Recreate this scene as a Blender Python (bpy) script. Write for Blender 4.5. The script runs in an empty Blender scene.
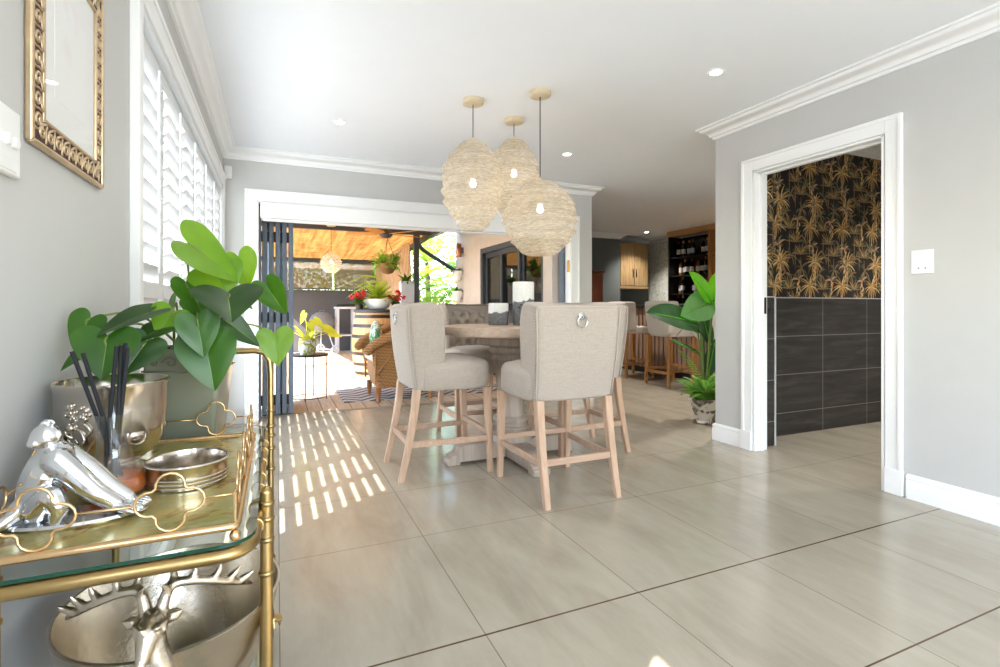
import bpy, bmesh, math, random
from mathutils import Vector, Matrix, Euler
PI = math.pi
scn = bpy.context.scene
COL = scn.collection
rnd = random.Random(7)

# ---------------------------------------------------------------- materials
def lin(c):
    c = c / 255.0
    return c / 12.92 if c <= 0.04045 else ((c + 0.055) / 1.055) ** 2.4
def rgb(r, g, b): return (lin(r), lin(g), lin(b), 1.0)
def sc(c, k): return (min(1, c[0]*k), min(1, c[1]*k), min(1, c[2]*k), 1.0)

class NT:
    def __init__(s, name):
        s.m = bpy.data.materials.new(name); s.m.use_nodes = True
        s.t = s.m.node_tree; s.t.nodes.clear()
        s.out = s.n('ShaderNodeOutputMaterial')
    def n(s, typ, **kw):
        x = s.t.nodes.new(typ)
        for k, v in kw.items(): setattr(x, k, v)
        return x
    def l(s, a, b): s.t.links.new(a, b)
    def coord(s, scale=(1, 1, 1), rot=(0, 0, 0), kind='Object'):
        tc = s.n('ShaderNodeTexCoord'); mp = s.n('ShaderNodeMapping')
        mp.inputs['Scale'].default_value = scale; mp.inputs['Rotation'].default_value = rot
        s.l(tc.outputs[kind], mp.inputs['Vector']); return mp.outputs['Vector']
    def noise(s, vec, scale, detail=4, rough=.55, dist=0):
        x = s.n('ShaderNodeTexNoise'); x.inputs['Scale'].default_value = scale
        x.inputs['Detail'].default_value = detail; x.inputs['Roughness'].default_value = rough
        x.inputs['Distortion'].default_value = dist
        if vec is not None: s.l(vec, x.inputs['Vector'])
        return x
    def ramp(s, fac, stops, mode='LINEAR'):
        r = s.n('ShaderNodeValToRGB'); e = r.color_ramp; e.interpolation = mode
        while len(e.elements) < len(stops): e.elements.new(.5)
        for el, (p, c) in zip(e.elements, stops): el.position = p; el.color = c
        s.l(fac, r.inputs['Fac']); return r.outputs['Color']
    def math(s, op, a, b=None, c=None):
        x = s.n('ShaderNodeMath', operation=op)
        for i, v in enumerate((a, b, c)):
            if v is None: continue
            if isinstance(v, (int, float)): x.inputs[i].default_value = v
            else: s.l(v, x.inputs[i])
        return x.outputs[0]
    def mix(s, fac, a, b, blend='MIX'):
        x = s.n('ShaderNodeMix', data_type='RGBA', blend_type=blend)
        if isinstance(fac, (int, float)): x.inputs[0].default_value = fac
        else: s.l(fac, x.inputs[0])
        for i, v in ((6, a), (7, b)):
            if isinstance(v, (tuple, list)): x.inputs[i].default_value = v
            else: s.l(v, x.inputs[i])
        return x.outputs[2]
    def bsdf(s, col=None, rough=.5, metal=0, **kw):
        p = s.n('ShaderNodeBsdfPrincipled')
        if col is not None:
            if isinstance(col, (tuple, list)): p.inputs['Base Color'].default_value = col
            else: s.l(col, p.inputs['Base Color'])
        if isinstance(rough, (int, float)): p.inputs['Roughness'].default_value = rough
        else: s.l(rough, p.inputs['Roughness'])
        p.inputs['Metallic'].default_value = metal
        for k, v in kw.items(): p.inputs[k.replace('_', ' ')].default_value = v
        return p
    def bump(s, h, strength, dist, p):
        b = s.n('ShaderNodeBump'); b.inputs['Strength'].default_value = strength; b.inputs['Distance'].default_value = dist
        s.l(h, b.inputs['Height']); s.l(b.outputs['Normal'], p.inputs['Normal'])
    def done(s, sh): s.l(sh if not hasattr(sh, 'outputs') else sh.outputs[0], s.out.inputs['Surface']); return s.m

def plain(name, col, rough=.5, metal=0, var=.06, scale=6, bump=0, bscale=60, stretch=(1, 1, 1), **kw):
    t = NT(name); v = t.coord(stretch)
    n = t.noise(v, scale)
    c = t.ramp(n.outputs['Fac'], [(.3, sc(col, 1-var)), (.7, sc(col, 1+var))])
    p = t.bsdf(c, rough, metal, **kw)
    if bump:
        t.bump(t.noise(v, bscale, 3).outputs['Fac'], bump, .01, p)
    return t.done(p)

def wood(name, c1, c2, axis='z', scale=1.0, rough=.5, coat=0):
    t = NT(name)
    st = {'x': (1.2, 14, 14), 'y': (14, 1.2, 14), 'z': (14, 14, 1.2)}[axis]
    v = t.coord(tuple(a*scale for a in st))
    n = t.noise(v, 3.0, 6, .6, .6)
    c = t.ramp(n.outputs['Fac'], [(.25, c1), (.72, c2)])
    p = t.bsdf(c, rough); p.inputs['Coat Weight'].default_value = coat
    t.bump(n.outputs['Fac'], .15, .004, p)
    return t.done(p)

def linen(name, col, dark=.84, scale=420):
    t = NT(name); v = t.coord()
    a = t.noise(t.coord((1, 1, .05)), scale, 2); b = t.noise(t.coord((.05, .05, 1)), scale, 2)
    big = t.noise(v, 5, 3)
    f = t.math('ADD', t.math('MULTIPLY', a.outputs['Fac'], .5), t.math('MULTIPLY', b.outputs['Fac'], .5))
    c = t.ramp(f, [(.36, sc(col, dark)), (.62, sc(col, 1.06))])
    c = t.mix(t.math('MULTIPLY', big.outputs['Fac'], .12), c, sc(col, .8))
    p = t.bsdf(c, .92); p.inputs['Sheen Weight'].default_value = .15
    t.bump(f, .35, .003, p)
    return t.done(p)

def leafmat(name, c1, c2, rough=.35, trans=.35, tc=None):
    t = NT(name); v = t.coord()
    n = t.noise(v, 9, 3)
    c = t.ramp(n.outputs['Fac'], [(.3, c1), (.7, c2)])
    p = t.bsdf(c, rough)
    tr = t.n('ShaderNodeBsdfTranslucent'); tr.inputs['Color'].default_value = tc or sc(c2, 1.5)
    mx = t.n('ShaderNodeMixShader'); mx.inputs[0].default_value = trans
    t.l(p.outputs[0], mx.inputs[1]); t.l(tr.outputs[0], mx.inputs[2])
    return t.done(mx)

def glassmat(name, col=(1, 1, 1, 1), rough=0.0, ior=1.45):
    t = NT(name)
    g = t.n('ShaderNodeBsdfGlass'); g.inputs['Color'].default_value = col; g.inputs['Roughness'].default_value = rough; g.inputs['IOR'].default_value = ior
    return t.done(g)

def panemat(name, tint=(.96, .98, .98, 1), refl=.12, rough=.01, graze=.6):
    """thin window pane: clear with a fresnel gloss, lets daylight through"""
    t = NT(name)
    tr = t.n('ShaderNodeBsdfTransparent'); tr.inputs['Color'].default_value = tint
    gl = t.n('ShaderNodeBsdfGlossy'); gl.inputs['Roughness'].default_value = rough
    lw = t.n('ShaderNodeLayerWeight'); lw.inputs['Blend'].default_value = .5
    f = t.math('ADD', t.math('MULTIPLY', t.math('POWER', lw.outputs['Facing'], 4), graze), refl*.3)
    mx = t.n('ShaderNodeMixShader'); t.l(f, mx.inputs[0])
    t.l(tr.outputs[0], mx.inputs[1]); t.l(gl.outputs[0], mx.inputs[2])
    return t.done(mx)

def emit(name, col, st):
    t = NT(name); e = t.n('ShaderNodeEmission'); e.inputs['Color'].default_value = col; e.inputs['Strength'].default_value = st
    return t.done(e)

# ---------------------------------------------------------------- mesh builder
def catmull(pts, n=6, closed=False):
    pts = [Vector(p) for p in pts]; out = []; N = len(pts)
    rng = range(N) if closed else range(N-1)
    for i in rng:
        p1, p2 = pts[i], pts[(i+1) % N]
        p0 = pts[(i-1) % N] if (closed or i > 0) else p1*2 - p2
        p3 = pts[(i+2) % N] if (closed or i < N-2) else p2*2 - p1
        for k in range(n):
            t = k/n
            out.append(.5*((2*p1)+(-p0+p2)*t+(2*p0-5*p1+4*p2-p3)*t*t+(-p0+3*p1-3*p2+p3)*t**3))
    if not closed: out.append(pts[-1])
    return out

class MB:
    def __init__(s): s.v = []; s.f = []; s.mi = []; s.cur = 0
    def add(s, vs, fs):
        o = len(s.v); s.v += [tuple(p) for p in vs]
        for f in fs: s.f.append(tuple(o+i for i in f)); s.mi.append(s.cur)
        return s
    def box(s, a, b, M=None):
        x0, y0, z0 = a; x1, y1, z1 = b
        vs = [(x, y, z) for z in (z0, z1) for y in (y0, y1) for x in (x0, x1)]
        if M is not None: vs = [M @ Vector(p) for p in vs]
        return s.add(vs, [(0, 2, 3, 1), (4, 5, 7, 6), (0, 1, 5, 4), (2, 6, 7, 3), (0, 4, 6, 2), (1, 3, 7, 5)])
    def cbox(s, c, d, M=None):
        return s.box((c[0]-d[0]/2, c[1]-d[1]/2, c[2]-d[2]/2), (c[0]+d[0]/2, c[1]+d[1]/2, c[2]+d[2]/2), M)
    def quad(s, *p): return s.add(p, [tuple(range(len(p)))])
    def loft(s, secs, closed=True, cap=True, loop=False):
        n = len(secs[0]); vs = [p for q in secs for p in q]; fs = []
        R = len(secs)
        for i in range(R if loop else R-1):
            j = (i+1) % R
            for k in range(n if closed else n-1):
                l = (k+1) % n
                fs.append((i*n+k, i*n+l, j*n+l, j*n+k))
        if cap and closed and not loop:
            fs.append(tuple(reversed(range(n)))); fs.append(tuple((R-1)*n+k for k in range(n)))
        return s.add(vs, fs)
    def grid(s, fn, nu, nv, closeu=False):
        vs = [fn(i/nu, j/nv) for i in range(nu if closeu else nu+1) for j in range(nv+1)]
        w = nv+1; fs = []; N = nu if closeu else nu+1
        for i in range(nu):
            a = i; b = (i+1) % N
            for j in range(nv): fs.append((a*w+j, b*w+j, b*w+j+1, a*w+j+1))
        return s.add(vs, fs)
    def tube(s, pts, r, seg=8, closed=False, cap=True, flat=None):
        """round bar along a path; r is a number or one radius per point; flat squashes the section"""
        pts = [Vector(p) for p in pts]; N = len(pts); secs = []; prev = None
        for i, p in enumerate(pts):
            a = pts[i-1] if (i > 0 or closed) else p
            b = pts[(i+1) % N] if (i < N-1 or closed) else p
            d = b-a
            if d.length < 1e-9: d = Vector((0, 0, 1))
            d.normalize()
            if prev is None:
                ref = Vector((0, 0, 1)) if abs(d.z) < .9 else Vector((1, 0, 0))
                u = d.cross(ref).normalized()
            else:
                u = prev - d*prev.dot(d)
                u = u.normalized() if u.length > 1e-6 else d.orthogonal().normalized()
            prev = u; w = d.cross(u)
            rr = r[i] if isinstance(r, (list, tuple)) else r
            fl = flat or 1
            secs.append([p+u*(rr*math.cos(2*PI*k/seg))+w*(rr*fl*math.sin(2*PI*k/seg)) for k in range(seg)])
        return s.loft(secs, True, cap, closed)
    def cyl(s, a, b, r, r2=None, seg=16): return s.tube([a, b], [r, r if r2 is None else r2], seg)
    def lathe(s, prof, c=(0, 0, 0), seg=32, M=None, wob=None):
        """profile = [(r, z)...] turned about z through c"""
        n = len(prof); vs = []
        for k in range(seg):
            a = 2*PI*k/seg
            for (r, z) in prof:
                rr = r*(wob(a, z) if wob else 1)
                p = Vector((rr*math.cos(a), rr*math.sin(a), z))
                if M is not None: p = M @ p
                vs.append(p+Vector(c))
        fs = []
        for k in range(seg):
            a = k*n; b = ((k+1) % seg)*n
            for j in range(n-1): fs.append((a+j, b+j, b+j+1, a+j+1))
        return s.add(vs, fs)
    def sphere(s, c, r, seg=12, rings=8, M=None):
        rx, ry, rz = (r, r, r) if isinstance(r, (int, float)) else r
        vs = [Vector((0, 0, -rz))]
        for i in range(1, rings):
            t = PI*i/rings - PI/2
            for k in range(seg):
                a = 2*PI*k/seg; vs.append(Vector((rx*math.cos(t)*math.cos(a), ry*math.cos(t)*math.sin(a), rz*math.sin(t))))
        vs.append(Vector((0, 0, rz)))
        if M is not None: vs = [M @ p for p in vs]
        vs = [p+Vector(c) for p in vs]; fs = []
        for k in range(seg):
            l = (k+1) % seg
            fs.append((0, 1+l, 1+k)); L = 1+(rings-2)*seg
            fs.append((len(vs)-1, L+k, L+l))
            for i in range(rings-2):
                a = 1+i*seg; b = a+seg
                fs.append((a+k, a+l, b+l, b+k))
        return s.add(vs, fs)
    def prism(s, poly, h0, h1, axis='z', M=None):
        """polygon extruded along an axis; poly 2-D in the two other axes (x: y,z / y: x,z / z: x,y)"""
        def P(q, h): return {'z': (q[0], q[1], h), 'y': (q[0], h, q[1]), 'x': (h, q[0], q[1])}[axis]
        A = [Vector(P(q, h0)) for q in poly]; B = [Vector(P(q, h1)) for q in poly]
        if M is not None: A = [M @ p for p in A]; B = [M @ p for p in B]
        return s.loft([A, B])
    def sweep(s, prof, pts):
        """open/closed profile (offset list of (side, up)) along a horizontal path of (x, y, z), side = left of travel"""
        pts = [Vector(p) for p in pts]; secs = []
        for i, p in enumerate(pts):
            d0 = (p-pts[i-1]).normalized() if i else None
            d1 = (pts[i+1]-p).normalized() if i < len(pts)-1 else None
            n0 = Vector((-d0.y, d0.x, 0)) if d0 else None; n1 = Vector((-d1.y, d1.x, 0)) if d1 else None
            if n0 is None: nn = n1
            elif n1 is None: nn = n0
            else:
                nn = (n0+n1).normalized(); nn = nn/max(.2, nn.dot(n0))
            secs.append([p+nn*a+Vector((0, 0, b)) for a, b in prof])
        return s.loft(secs)
    def clamp(s):
        s.mi = [0]*len(s.f); return s
    def build(s, name, mat, parent=None, smooth=35, bevel=0, bseg=2, sub=0, solid=0, loc=None):
        me = bpy.data.meshes.new(name)
        me.from_pydata(s.v, [], s.f)
        mats = mat if isinstance(mat, (list, tuple)) else [mat]
        for m in mats: me.materials.append(m)
        if len(mats) > 1: me.polygons.foreach_set('material_index', s.mi)
        bm = bmesh.new(); bm.from_mesh(me); bmesh.ops.recalc_face_normals(bm, faces=bm.faces[:]); bm.to_mesh(me); bm.free()
        if smooth:
            me.polygons.foreach_set('use_smooth', [True]*len(me.polygons))
            if smooth < 180 and not sub: me.set_sharp_from_angle(angle=math.radians(smooth))
        me.update()
        o = bpy.data.objects.new(name, me); COL.objects.link(o)
        if parent is not None: o.parent = parent
        if loc is not None: o.location = loc
        if solid:
            m = o.modifiers.new('solid', 'SOLIDIFY'); m.thickness = solid; m.offset = 0
        if bevel:
            m = o.modifiers.new('bevel', 'BEVEL'); m.width = bevel; m.segments = bseg; m.limit_method = 'ANGLE'; m.angle_limit = math.radians(40)
        if sub:
            m = o.modifiers.new('sub', 'SUBSURF'); m.levels = sub; m.render_levels = sub
        return o

def tag(o, label, cat, group=None, kind=None):
    o['label'] = label; o['category'] = cat
    if group: o['group'] = group
    if kind: o['kind'] = kind
    return o
def thing(name, label, cat, loc=(0, 0, 0), rz=0, group=None):
    o = bpy.data.objects.new(name, None); COL.objects.link(o)
    o.empty_display_size = .05; o.location = loc; o.rotation_euler = (0, 0, rz)
    return tag(o, label, cat, group)
def struct(name, mb, mat, parent=None, **kw):
    o = mb.build(name, mat, parent, **kw)
    o['kind'] = 'structure'
    return o
def dup(root, loc=None, rz=None, label=None, group=None):
    """a copy of a thing with copies of its parts and their sub-parts"""
    r = root.copy(); COL.objects.link(r)
    if loc is not None: r.location = loc
    if rz is not None: r.rotation_euler = (0, 0, rz)
    if label: r['label'] = label
    if group: r['group'] = group
    for ch in list(root.children):
        c = ch.copy(); COL.objects.link(c); c.parent = r
        for g in list(ch.children):
            d = g.copy(); COL.objects.link(d); d.parent = c
    return r
def sub_label(o, label): o['label'] = label; return o

def rrect(x0, y0, x1, y1, r, n=4):
    out = []
    for cx, cy, a0 in ((x1-r, y1-r, 0), (x0+r, y1-r, 90), (x0+r, y0+r, 180), (x1-r, y0+r, 270)):
        for k in range(n+1):
            a = math.radians(a0+90*k/n); out.append((cx+r*math.cos(a), cy+r*math.sin(a)))
    return out

HEART = [(0, .02), (.06, -.10), (.16, -.19), (.28, -.215), (.395, -.16), (.465, -.05), (.495, .09), (.47, .25), (.405, .42), (.31, .59), (.20, .76), (.085, .91), (0, 1)]
def leaf_surface(mb, base, tip, up, width, shape='heart', fold=.18, curl=.15, n=10, lob=.22, wave=0):
    """one leaf blade from base to tip facing along 'up'; a heart has two lobes reaching back past the stalk"""
    base = Vector(base); tip = Vector(tip); L = (tip-base).length; d = (tip-base)/L
    up = Vector(up); up = (up-d*up.dot(d)).normalized(); sd = d.cross(up)
    vs = []; fs = []
    def zed(x, y): return abs(x)*fold*(1.25-1.1*abs(x)/max(width, 1e-6)) - curl*L*max(0, y)**2 + wave*width*math.sin(9*y+14*abs(x)/width)*abs(x)/width
    if shape == 'heart':
        O = catmull([(a, b, 0) for a, b in HEART], 2); N = len(O)-1; FF = (0, .015, .03, .3, .65, 1.0); m = 5; multi = mb.cur
        for side in (-1, 1):
            o = len(vs)
            for i, p in enumerate(O):
                ym = .02+.98*(i/N)
                for j in range(m+1):
                    f = FF[j]; x = p.x*f*width*side; y = ym+(p.y-ym)*f
                    vs.append(base+d*(L*y)+sd*x+up*zed(x, y))
            for i in range(N):
                for j in range(m):
                    a = o+i*(m+1)+j; q = (a, a+1, a+m+2, a+m+1); fs.append(q if side > 0 else q[::-1])
        k0 = len(mb.f); mb.add(vs, fs)
        for i in range(k0, len(mb.f)):
            if (i-k0) % m == 0 or ((i-k0)//m) % 6 == 5 and (i-k0) % m < 0: mb.mi[i] = mb.cur+1
        return mb
    W = 6
    def half(t):
        t = min(1, max(0, t))
        if shape == 'lance': return width*.5*max(0, math.sin(PI*t**.75))**.9
        return width*.5*max(0, math.sin(PI*t**.85))**.7
    for i in range(n+1):
        t = i/n; h = half(t)
        for j in range(W+1):
            x = (-1+2*j/W)*h; vs.append(base+d*(L*t)+sd*x+up*zed(x, t))
    for i in range(n):
        for j in range(W):
            a = i*(W+1)+j; fs.append((a, a+1, a+W+2, a+W+1))
    return mb.add(vs, fs)
def frond(mb, base, tip, arch, width, leaflets=14, up=(0, 0, 1), lw=.02):
    """feathered palm or fern frond: paired leaflets along an arching rib"""
    base = Vector(base); tip = Vector(tip); up = Vector(up)
    rib = []
    for i in range(leaflets+1):
        t = i/leaflets
        rib.append(base.lerp(tip, t)+up*(arch*4*t*(1-t)))
    mb.tube(rib, [lw*.18*(1-.7*i/leaflets)+.0008 for i in range(leaflets+1)], 4)
    for i in range(1, leaflets):
        t = i/leaflets; p = rib[i]; d = (rib[i+1]-rib[i-1]).normalized()
        sd = d.cross(up); sd = sd.normalized() if sd.length > 1e-4 else Vector((1, 0, 0))
        w = width*math.sin(PI*(.12+.86*t))**.8
        nn = sd.cross(d)
        for sg in (-1, 1):
            e = p+(sd*sg*.85+d*.55-nn*0-up*.25)*w
            m = p.lerp(e, .4)
            q = d*lw*.5
            mb.add([p-q*.4, m-q+up*.1*lw, e, m+q+up*.1*lw], [(0, 1, 2, 3)])
# ================================================================ materials of the room
XL, YF, XR, ZC = -.442, 5.15, 3.185, 2.47
m_wall = plain('grey wall paint', rgb(200, 199, 197), .85, var=.012, bump=.03, bscale=90)
m_wall_ext = plain('beige render', rgb(208, 196, 186), .9, var=.04, bump=.1, bscale=120)
m_wall_dark = plain('charcoal green wall paint', rgb(92, 97, 95), .8, var=.04)
m_ceiling = plain('white ceiling paint', rgb(238, 240, 243), .9, var=.006)
m_trim = plain('white gloss trim paint', rgb(244, 244, 244), .38, var=.006)
m_shutter = plain('white shutter lacquer', rgb(220, 221, 222), .4, var=.006)
m_charcoal_alu = plain('slate grey powder coat', rgb(92, 104, 120), .45, var=.05)
m_pane = panemat('window glass')
m_white_plastic = plain('white switch plastic', rgb(240, 240, 238), .3, var=.01)
m_emit_warm = emit('downlight lamp', (1, .93, .82, 1), 30)
m_chrome = plain('polished chrome', rgb(225, 226, 230), .12, 1, var=.03)
m_black = plain('black plastic', rgb(24, 24, 26), .45, var=.1)

def floor_material():
    t = NT('grey porcelain floor tile')
    tc = t.n('ShaderNodeTexCoord'); sp = t.n('ShaderNodeSeparateXYZ'); t.l(tc.outputs['Object'], sp.inputs[0])
    x, y = sp.outputs[0], sp.outputs[1]
    def line(v, off, step, w):
        k = t.math('DIVIDE', t.math('SUBTRACT', v, off), step)
        f = t.math('ABSOLUTE', t.math('SUBTRACT', k, t.math('ROUND', k)))
        return t.math('LESS_THAN', f, w/step/2)
    gx = line(x, .008, .605, .0036)
    gy = line(y, 2.285, .605, .0036)
    far = t.math('GREATER_THAN', y, 2.2)
    gy = t.math('MULTIPLY', gy, far)
    def one(c, w): return t.math('LESS_THAN', t.math('ABSOLUTE', t.math('SUBTRACT', y, c)), w/2)
    joint = t.math('MAXIMUM', one(1.515, .008), one(.935, .006))
    near = t.math('MULTIPLY', line(y, .935, .605, .004), t.math('LESS_THAN', y, .9))
    g = t.math('MAXIMUM', t.math('MAXIMUM', gx, gy), near)
    # tile cells for a slight tone change from tile to tile
    cell = t.n('ShaderNodeTexWhiteNoise', noise_dimensions='2D')
    cb = t.n('ShaderNodeCombineXYZ')
    t.l(t.math('FLOOR', t.math('DIVIDE', t.math('SUBTRACT', x, .008), .605)), cb.inputs[0])
    t.l(t.math('FLOOR', t.math('DIVIDE', t.math('SUBTRACT', y, .33), .605)), cb.inputs[1])
    t.l(cb.outputs[0], cell.inputs['Vector'])
    n1 = t.noise(t.coord((3.2, .9, 1)), 1.6, 8, .62, .5); n2 = t.noise(t.coord((14, 2.5, 1), (0, 0, .2)), 2.2, 6, .65, .3)
    f = t.math('ADD', t.math('MULTIPLY', n1.outputs['Fac'], .78), t.math('MULTIPLY', n2.outputs['Fac'], .22))
    c = t.ramp(f, [(.30, rgb(156, 146, 130)), (.5, rgb(172, 163, 146)), (.72, rgb(184, 176, 159))])
    c = t.mix(t.math('MULTIPLY', cell.outputs['Value'], .14), c, rgb(140, 132, 118))
    c = t.mix(g, c, rgb(126, 113, 97)); c = t.mix(joint, c, rgb(92, 68, 50))
    r = t.math('ADD', .13, t.math('MULTIPLY', n2.outputs['Fac'], .14))
    p = t.bsdf(c, r); p.inputs['Specular IOR Level'].default_value = .55
    t.bump(t.math('MULTIPLY', t.math('MAXIMUM', g, joint), -1), .4, .002, p)
    return t.done(p)
m_floor = floor_material()

def dark_tile():
    t = NT('dark slate wall tile')
    tc = t.n('ShaderNodeTexCoord'); sp = t.n('ShaderNodeSeparateXYZ'); t.l(tc.outputs['Object'], sp.inputs[0])
    x, z = sp.outputs[0], sp.outputs[2]
    def line(v, off, step, w):
        k = t.math('DIVIDE', t.math('SUBTRACT', v, off), step)
        return t.math('LESS_THAN', t.math('ABSOLUTE', t.math('SUBTRACT', k, t.math('ROUND', k))), w/step/2)
    g = t.math('MAXIMUM', line(x, 4.281, .6, .005), line(z, .183, .3135, .005))
    n = t.noise(t.coord((.9, 1, 9)), 2.2, 7, .6, .7)
    c = t.ramp(n.outputs['Fac'], [(.3, rgb(38, 37, 38)), (.55, rgb(58, 56, 55)), (.75, rgb(84, 78, 72))])
    c = t.mix(g, c, rgb(150, 146, 140))
    return t.done(t.bsdf(c, .5))
m_tile = dark_tile()

# ================================================================ shell
mb = MB()
mb.box((XL-.25, -2.9, -.12), (3.45, 5.4, 0)); mb.box((3.45, 3.0, -.12), (7.3, 8.8, 0)); mb.box((3.45, .3, -.12), (6.4, 3.0, 0))
floor = struct('floor', mb, m_floor, smooth=0)
mb = MB(); mb.box((XL-.25, -2.9, ZC), (3.45, 5.4, 2.62)); mb.box((3.45, .2, ZC), (7.35, 8.8, 2.62))
struct('ceiling', mb, m_ceiling, smooth=0)

# left wall with the tall shuttered window and one more window behind the camera
WY0, WY1, WZ0, WZ1 = 2.10, 5.04, .08, 2.11
mb = MB(); a, b = XL-.25, XL
mb.box((a, -2.9, 0), (b, -1.4, ZC)); mb.box((a, -1.4, 0), (b, .22, .8)); mb.box((a, -1.4, 1.75), (b, .22, ZC))
mb.box((a, .22, 0), (b, WY0, ZC)); mb.box((a, WY0, 0), (b, WY1, WZ0)); mb.box((a, WY0, WZ1), (b, WY1, ZC)); mb.box((a, WY1, 0), (b, YF+.25, ZC))
struct('wall_left', mb, m_wall, smooth=0)
# far wall with the folding-door opening
DX0, DX1, DZ = -.167, 3.155, 2.02
mb = MB()
mb.box((XL, YF, 0), (DX0, YF+.25, ZC)); mb.box((DX0, YF, DZ), (DX1, YF+.25, ZC)); mb.box((DX1, YF, 0), (3.45, YF+.25, ZC))
struct('wall_far', mb, m_wall, smooth=0)
# right wall with the doorway, its end face turns into the bar
HY0, HY1, HZ = 1.79, 2.665, 2.035
mb = MB(); a, b = XR, XR+.115
mb.box((a, -2.9, 0), (b, HY0, ZC)); mb.box((a, HY0, HZ), (b, HY1, ZC)); mb.box((a, HY1, 0), (b, 3.02, ZC))
struct('wall_right', mb, m_wall, smooth=0)
# wall between hall and bar
mb = MB(); mb.box((XR+.115, 2.725, 0), (3.463, 3.02, ZC)); mb.box((3.463, 2.905, 0), (7.3, 3.02, ZC))
struct('wall_hall', mb, m_wall, smooth=0)
mb = MB(); mb.box((6.2, .3, 0), (6.35, 2.905, ZC)); mb.box((XR+.115, .2, 0), (6.35, .35, ZC))
struct('wall_hall_back', mb, m_wall, smooth=0)
# rear wall with glazed opening behind the camera
mb = MB(); mb.box((XL, -2.9, 0), (-.1, -2.7, ZC)); mb.box((-.1, -2.9, 2.15), (2.9, -2.7, ZC)); mb.box((2.9, -2.9, 0), (XR, -2.7, ZC))
struct('wall_rear', mb, m_wall, smooth=0)
# bar room
mb = MB(); mb.box((7.15, 3.02, 0), (7.3, 8.75, ZC))
struct('wall_bar_side', mb, m_wall, smooth=0)
mb = MB(); mb.box((6.15, 8.56, 0), (7.15, 8.75, ZC)); mb.box((3.45, 8.2, 0), (6.15, 8.75, ZC))
struct('wall_bar_back', mb, m_wall_dark, smooth=0)
# wing wall between patio and bar, rendered beige outside
mb = MB(); a, b = 3.05, 3.45; Y0, Y1 = 5.63, 7.79
mb.box((a, 5.4, -.1), (b, Y0, 2.9)); mb.box((a, Y0, 2.0), (b, Y1, 2.9)); mb.box((a, Y1, -.1), (b, 9.02, 2.9))
struct('wall_wing', mb, m_wall_ext, smooth=0)
# parapet and roof slab over the house
mb = MB(); mb.box((XL-.25, -2.9, 2.62), (7.35, 5.4, 2.8)); mb.box((3.45, 5.4, 2.62), (7.35, 8.8, 2.8))
struct('roof_slab', mb, m_wall_ext, smooth=0)

# cornices
cor = [(0, 0), (.105, 0), (.105, -.012), (.088, -.016), (.083, -.026), (.07, -.036), (.05, -.046), (.036, -.06), (.03, -.074), (.016, -.078), (.014, -.095), (0, -.095)]
mb = MB(); mb.sweep(cor, [(XR, -2.7, ZC), (XR, 3.02, ZC), (7.15, 3.02, ZC)])
struct('trim_cornice_right', mb, m_trim, smooth=50)
mb = MB(); mb.sweep(cor, [(3.45, 8.2, ZC), (3.45, YF, ZC), (XL, YF, ZC), (XL, -2.7, ZC), (XR, -2.7, ZC)])
struct('trim_cornice_left', mb, m_trim, smooth=50)
mb = MB(); mb.sweep(cor, [(7.15, 3.03, ZC), (7.15, 8.56, ZC), (6.15, 8.56, ZC), (6.15, 8.2, ZC), (3.46, 8.2, ZC)])
struct('trim_cornice_bar', mb, m_trim, smooth=50)
hc = [(a*.7, b*.7) for a, b in cor]
mb = MB(); mb.sweep(hc, [(6.2, 2.905, ZC), (3.463, 2.905, ZC), (3.463, 2.725, ZC), (3.3, 2.725, ZC)])
struct('trim_cornice_hall', mb, m_trim, smooth=50)

# skirtings
sk = [(0, 0), (.018, 0), (.018, .092), (.013, .104), (.017, .108), (.017, .118), (.011, .126), (.006, .132), (0, .132)]
mb = MB(); mb.sweep(sk, [(XR, -2.7, 0), (XR, 1.675, 0)])
struct('baseboard_right', mb, m_trim, smooth=40)
mb = MB(); mb.sweep(sk, [(XR, 2.77, 0), (XR, 3.02, 0), (7.15, 3.02, 0)])
struct('baseboard_corner', mb, m_trim, smooth=40)
mb = MB(); mb.sweep(sk, [(3.45, 8.2, 0), (3.45, YF, 0), (3.275, YF, 0)])
struct('baseboard_far', mb, m_trim, smooth=40)
mb = MB(); mb.sweep(sk, [(XL, 1.99, 0), (XL, -2.7, 0)])
struct('baseboard_left', mb, m_trim, smooth=40)

# doorway lining and architrave on the right wall
def frame_y(mb, x0, x1, y0, y1, z1, w, top=None):
    """three-sided architrave in a plane x = const; y0..y1 is the clear opening"""
    mb.box((x0, y0-w, 0), (x1, y0, z1+w)); mb.box((x0, y1, 0), (x1, y1+w, z1+w)); mb.box((x0, y0, z1), (x1, y1, z1+w))
mb = MB()
frame_y(mb, XR-.016, XR, HY0-.006, HY1+.006, HZ+.004, .088)
frame_y(mb, XR-.024, XR, HY0-.0735, HY1+.0735, HZ+.0735, .022)
mb.box((XR-.026, HY0-.1, 0), (XR, HY0-.007, .14)); mb.box((XR-.026, HY1+.007, 0), (XR, HY1+.1, .14))
d1 = struct('door_frame_hall', mb, m_trim, bevel=.004, smooth=40)
mb = MB(); e = .014
mb.box((XR-.012, HY0-.001, 0), (XR+.12, HY0+e, HZ)); mb.box((XR-.012, HY1-e, 0), (XR+.12, HY1+.001, HZ)); mb.box((XR-.012, HY0, HZ-e), (XR+.12, HY1, HZ+.001))
mb.box((XR+.045, HY0+e, 0), (XR+.075, HY0+e+.012, HZ-e)); mb.box((XR+.045, HY1-e-.012, 0), (XR+.075, HY1-e, HZ-e)); mb.box((XR+.045, HY0+e, HZ-e-.012), (XR+.075, HY1-e, HZ-e))
struct('jamb', mb, m_trim, d1, bevel=.002, smooth=40)
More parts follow.
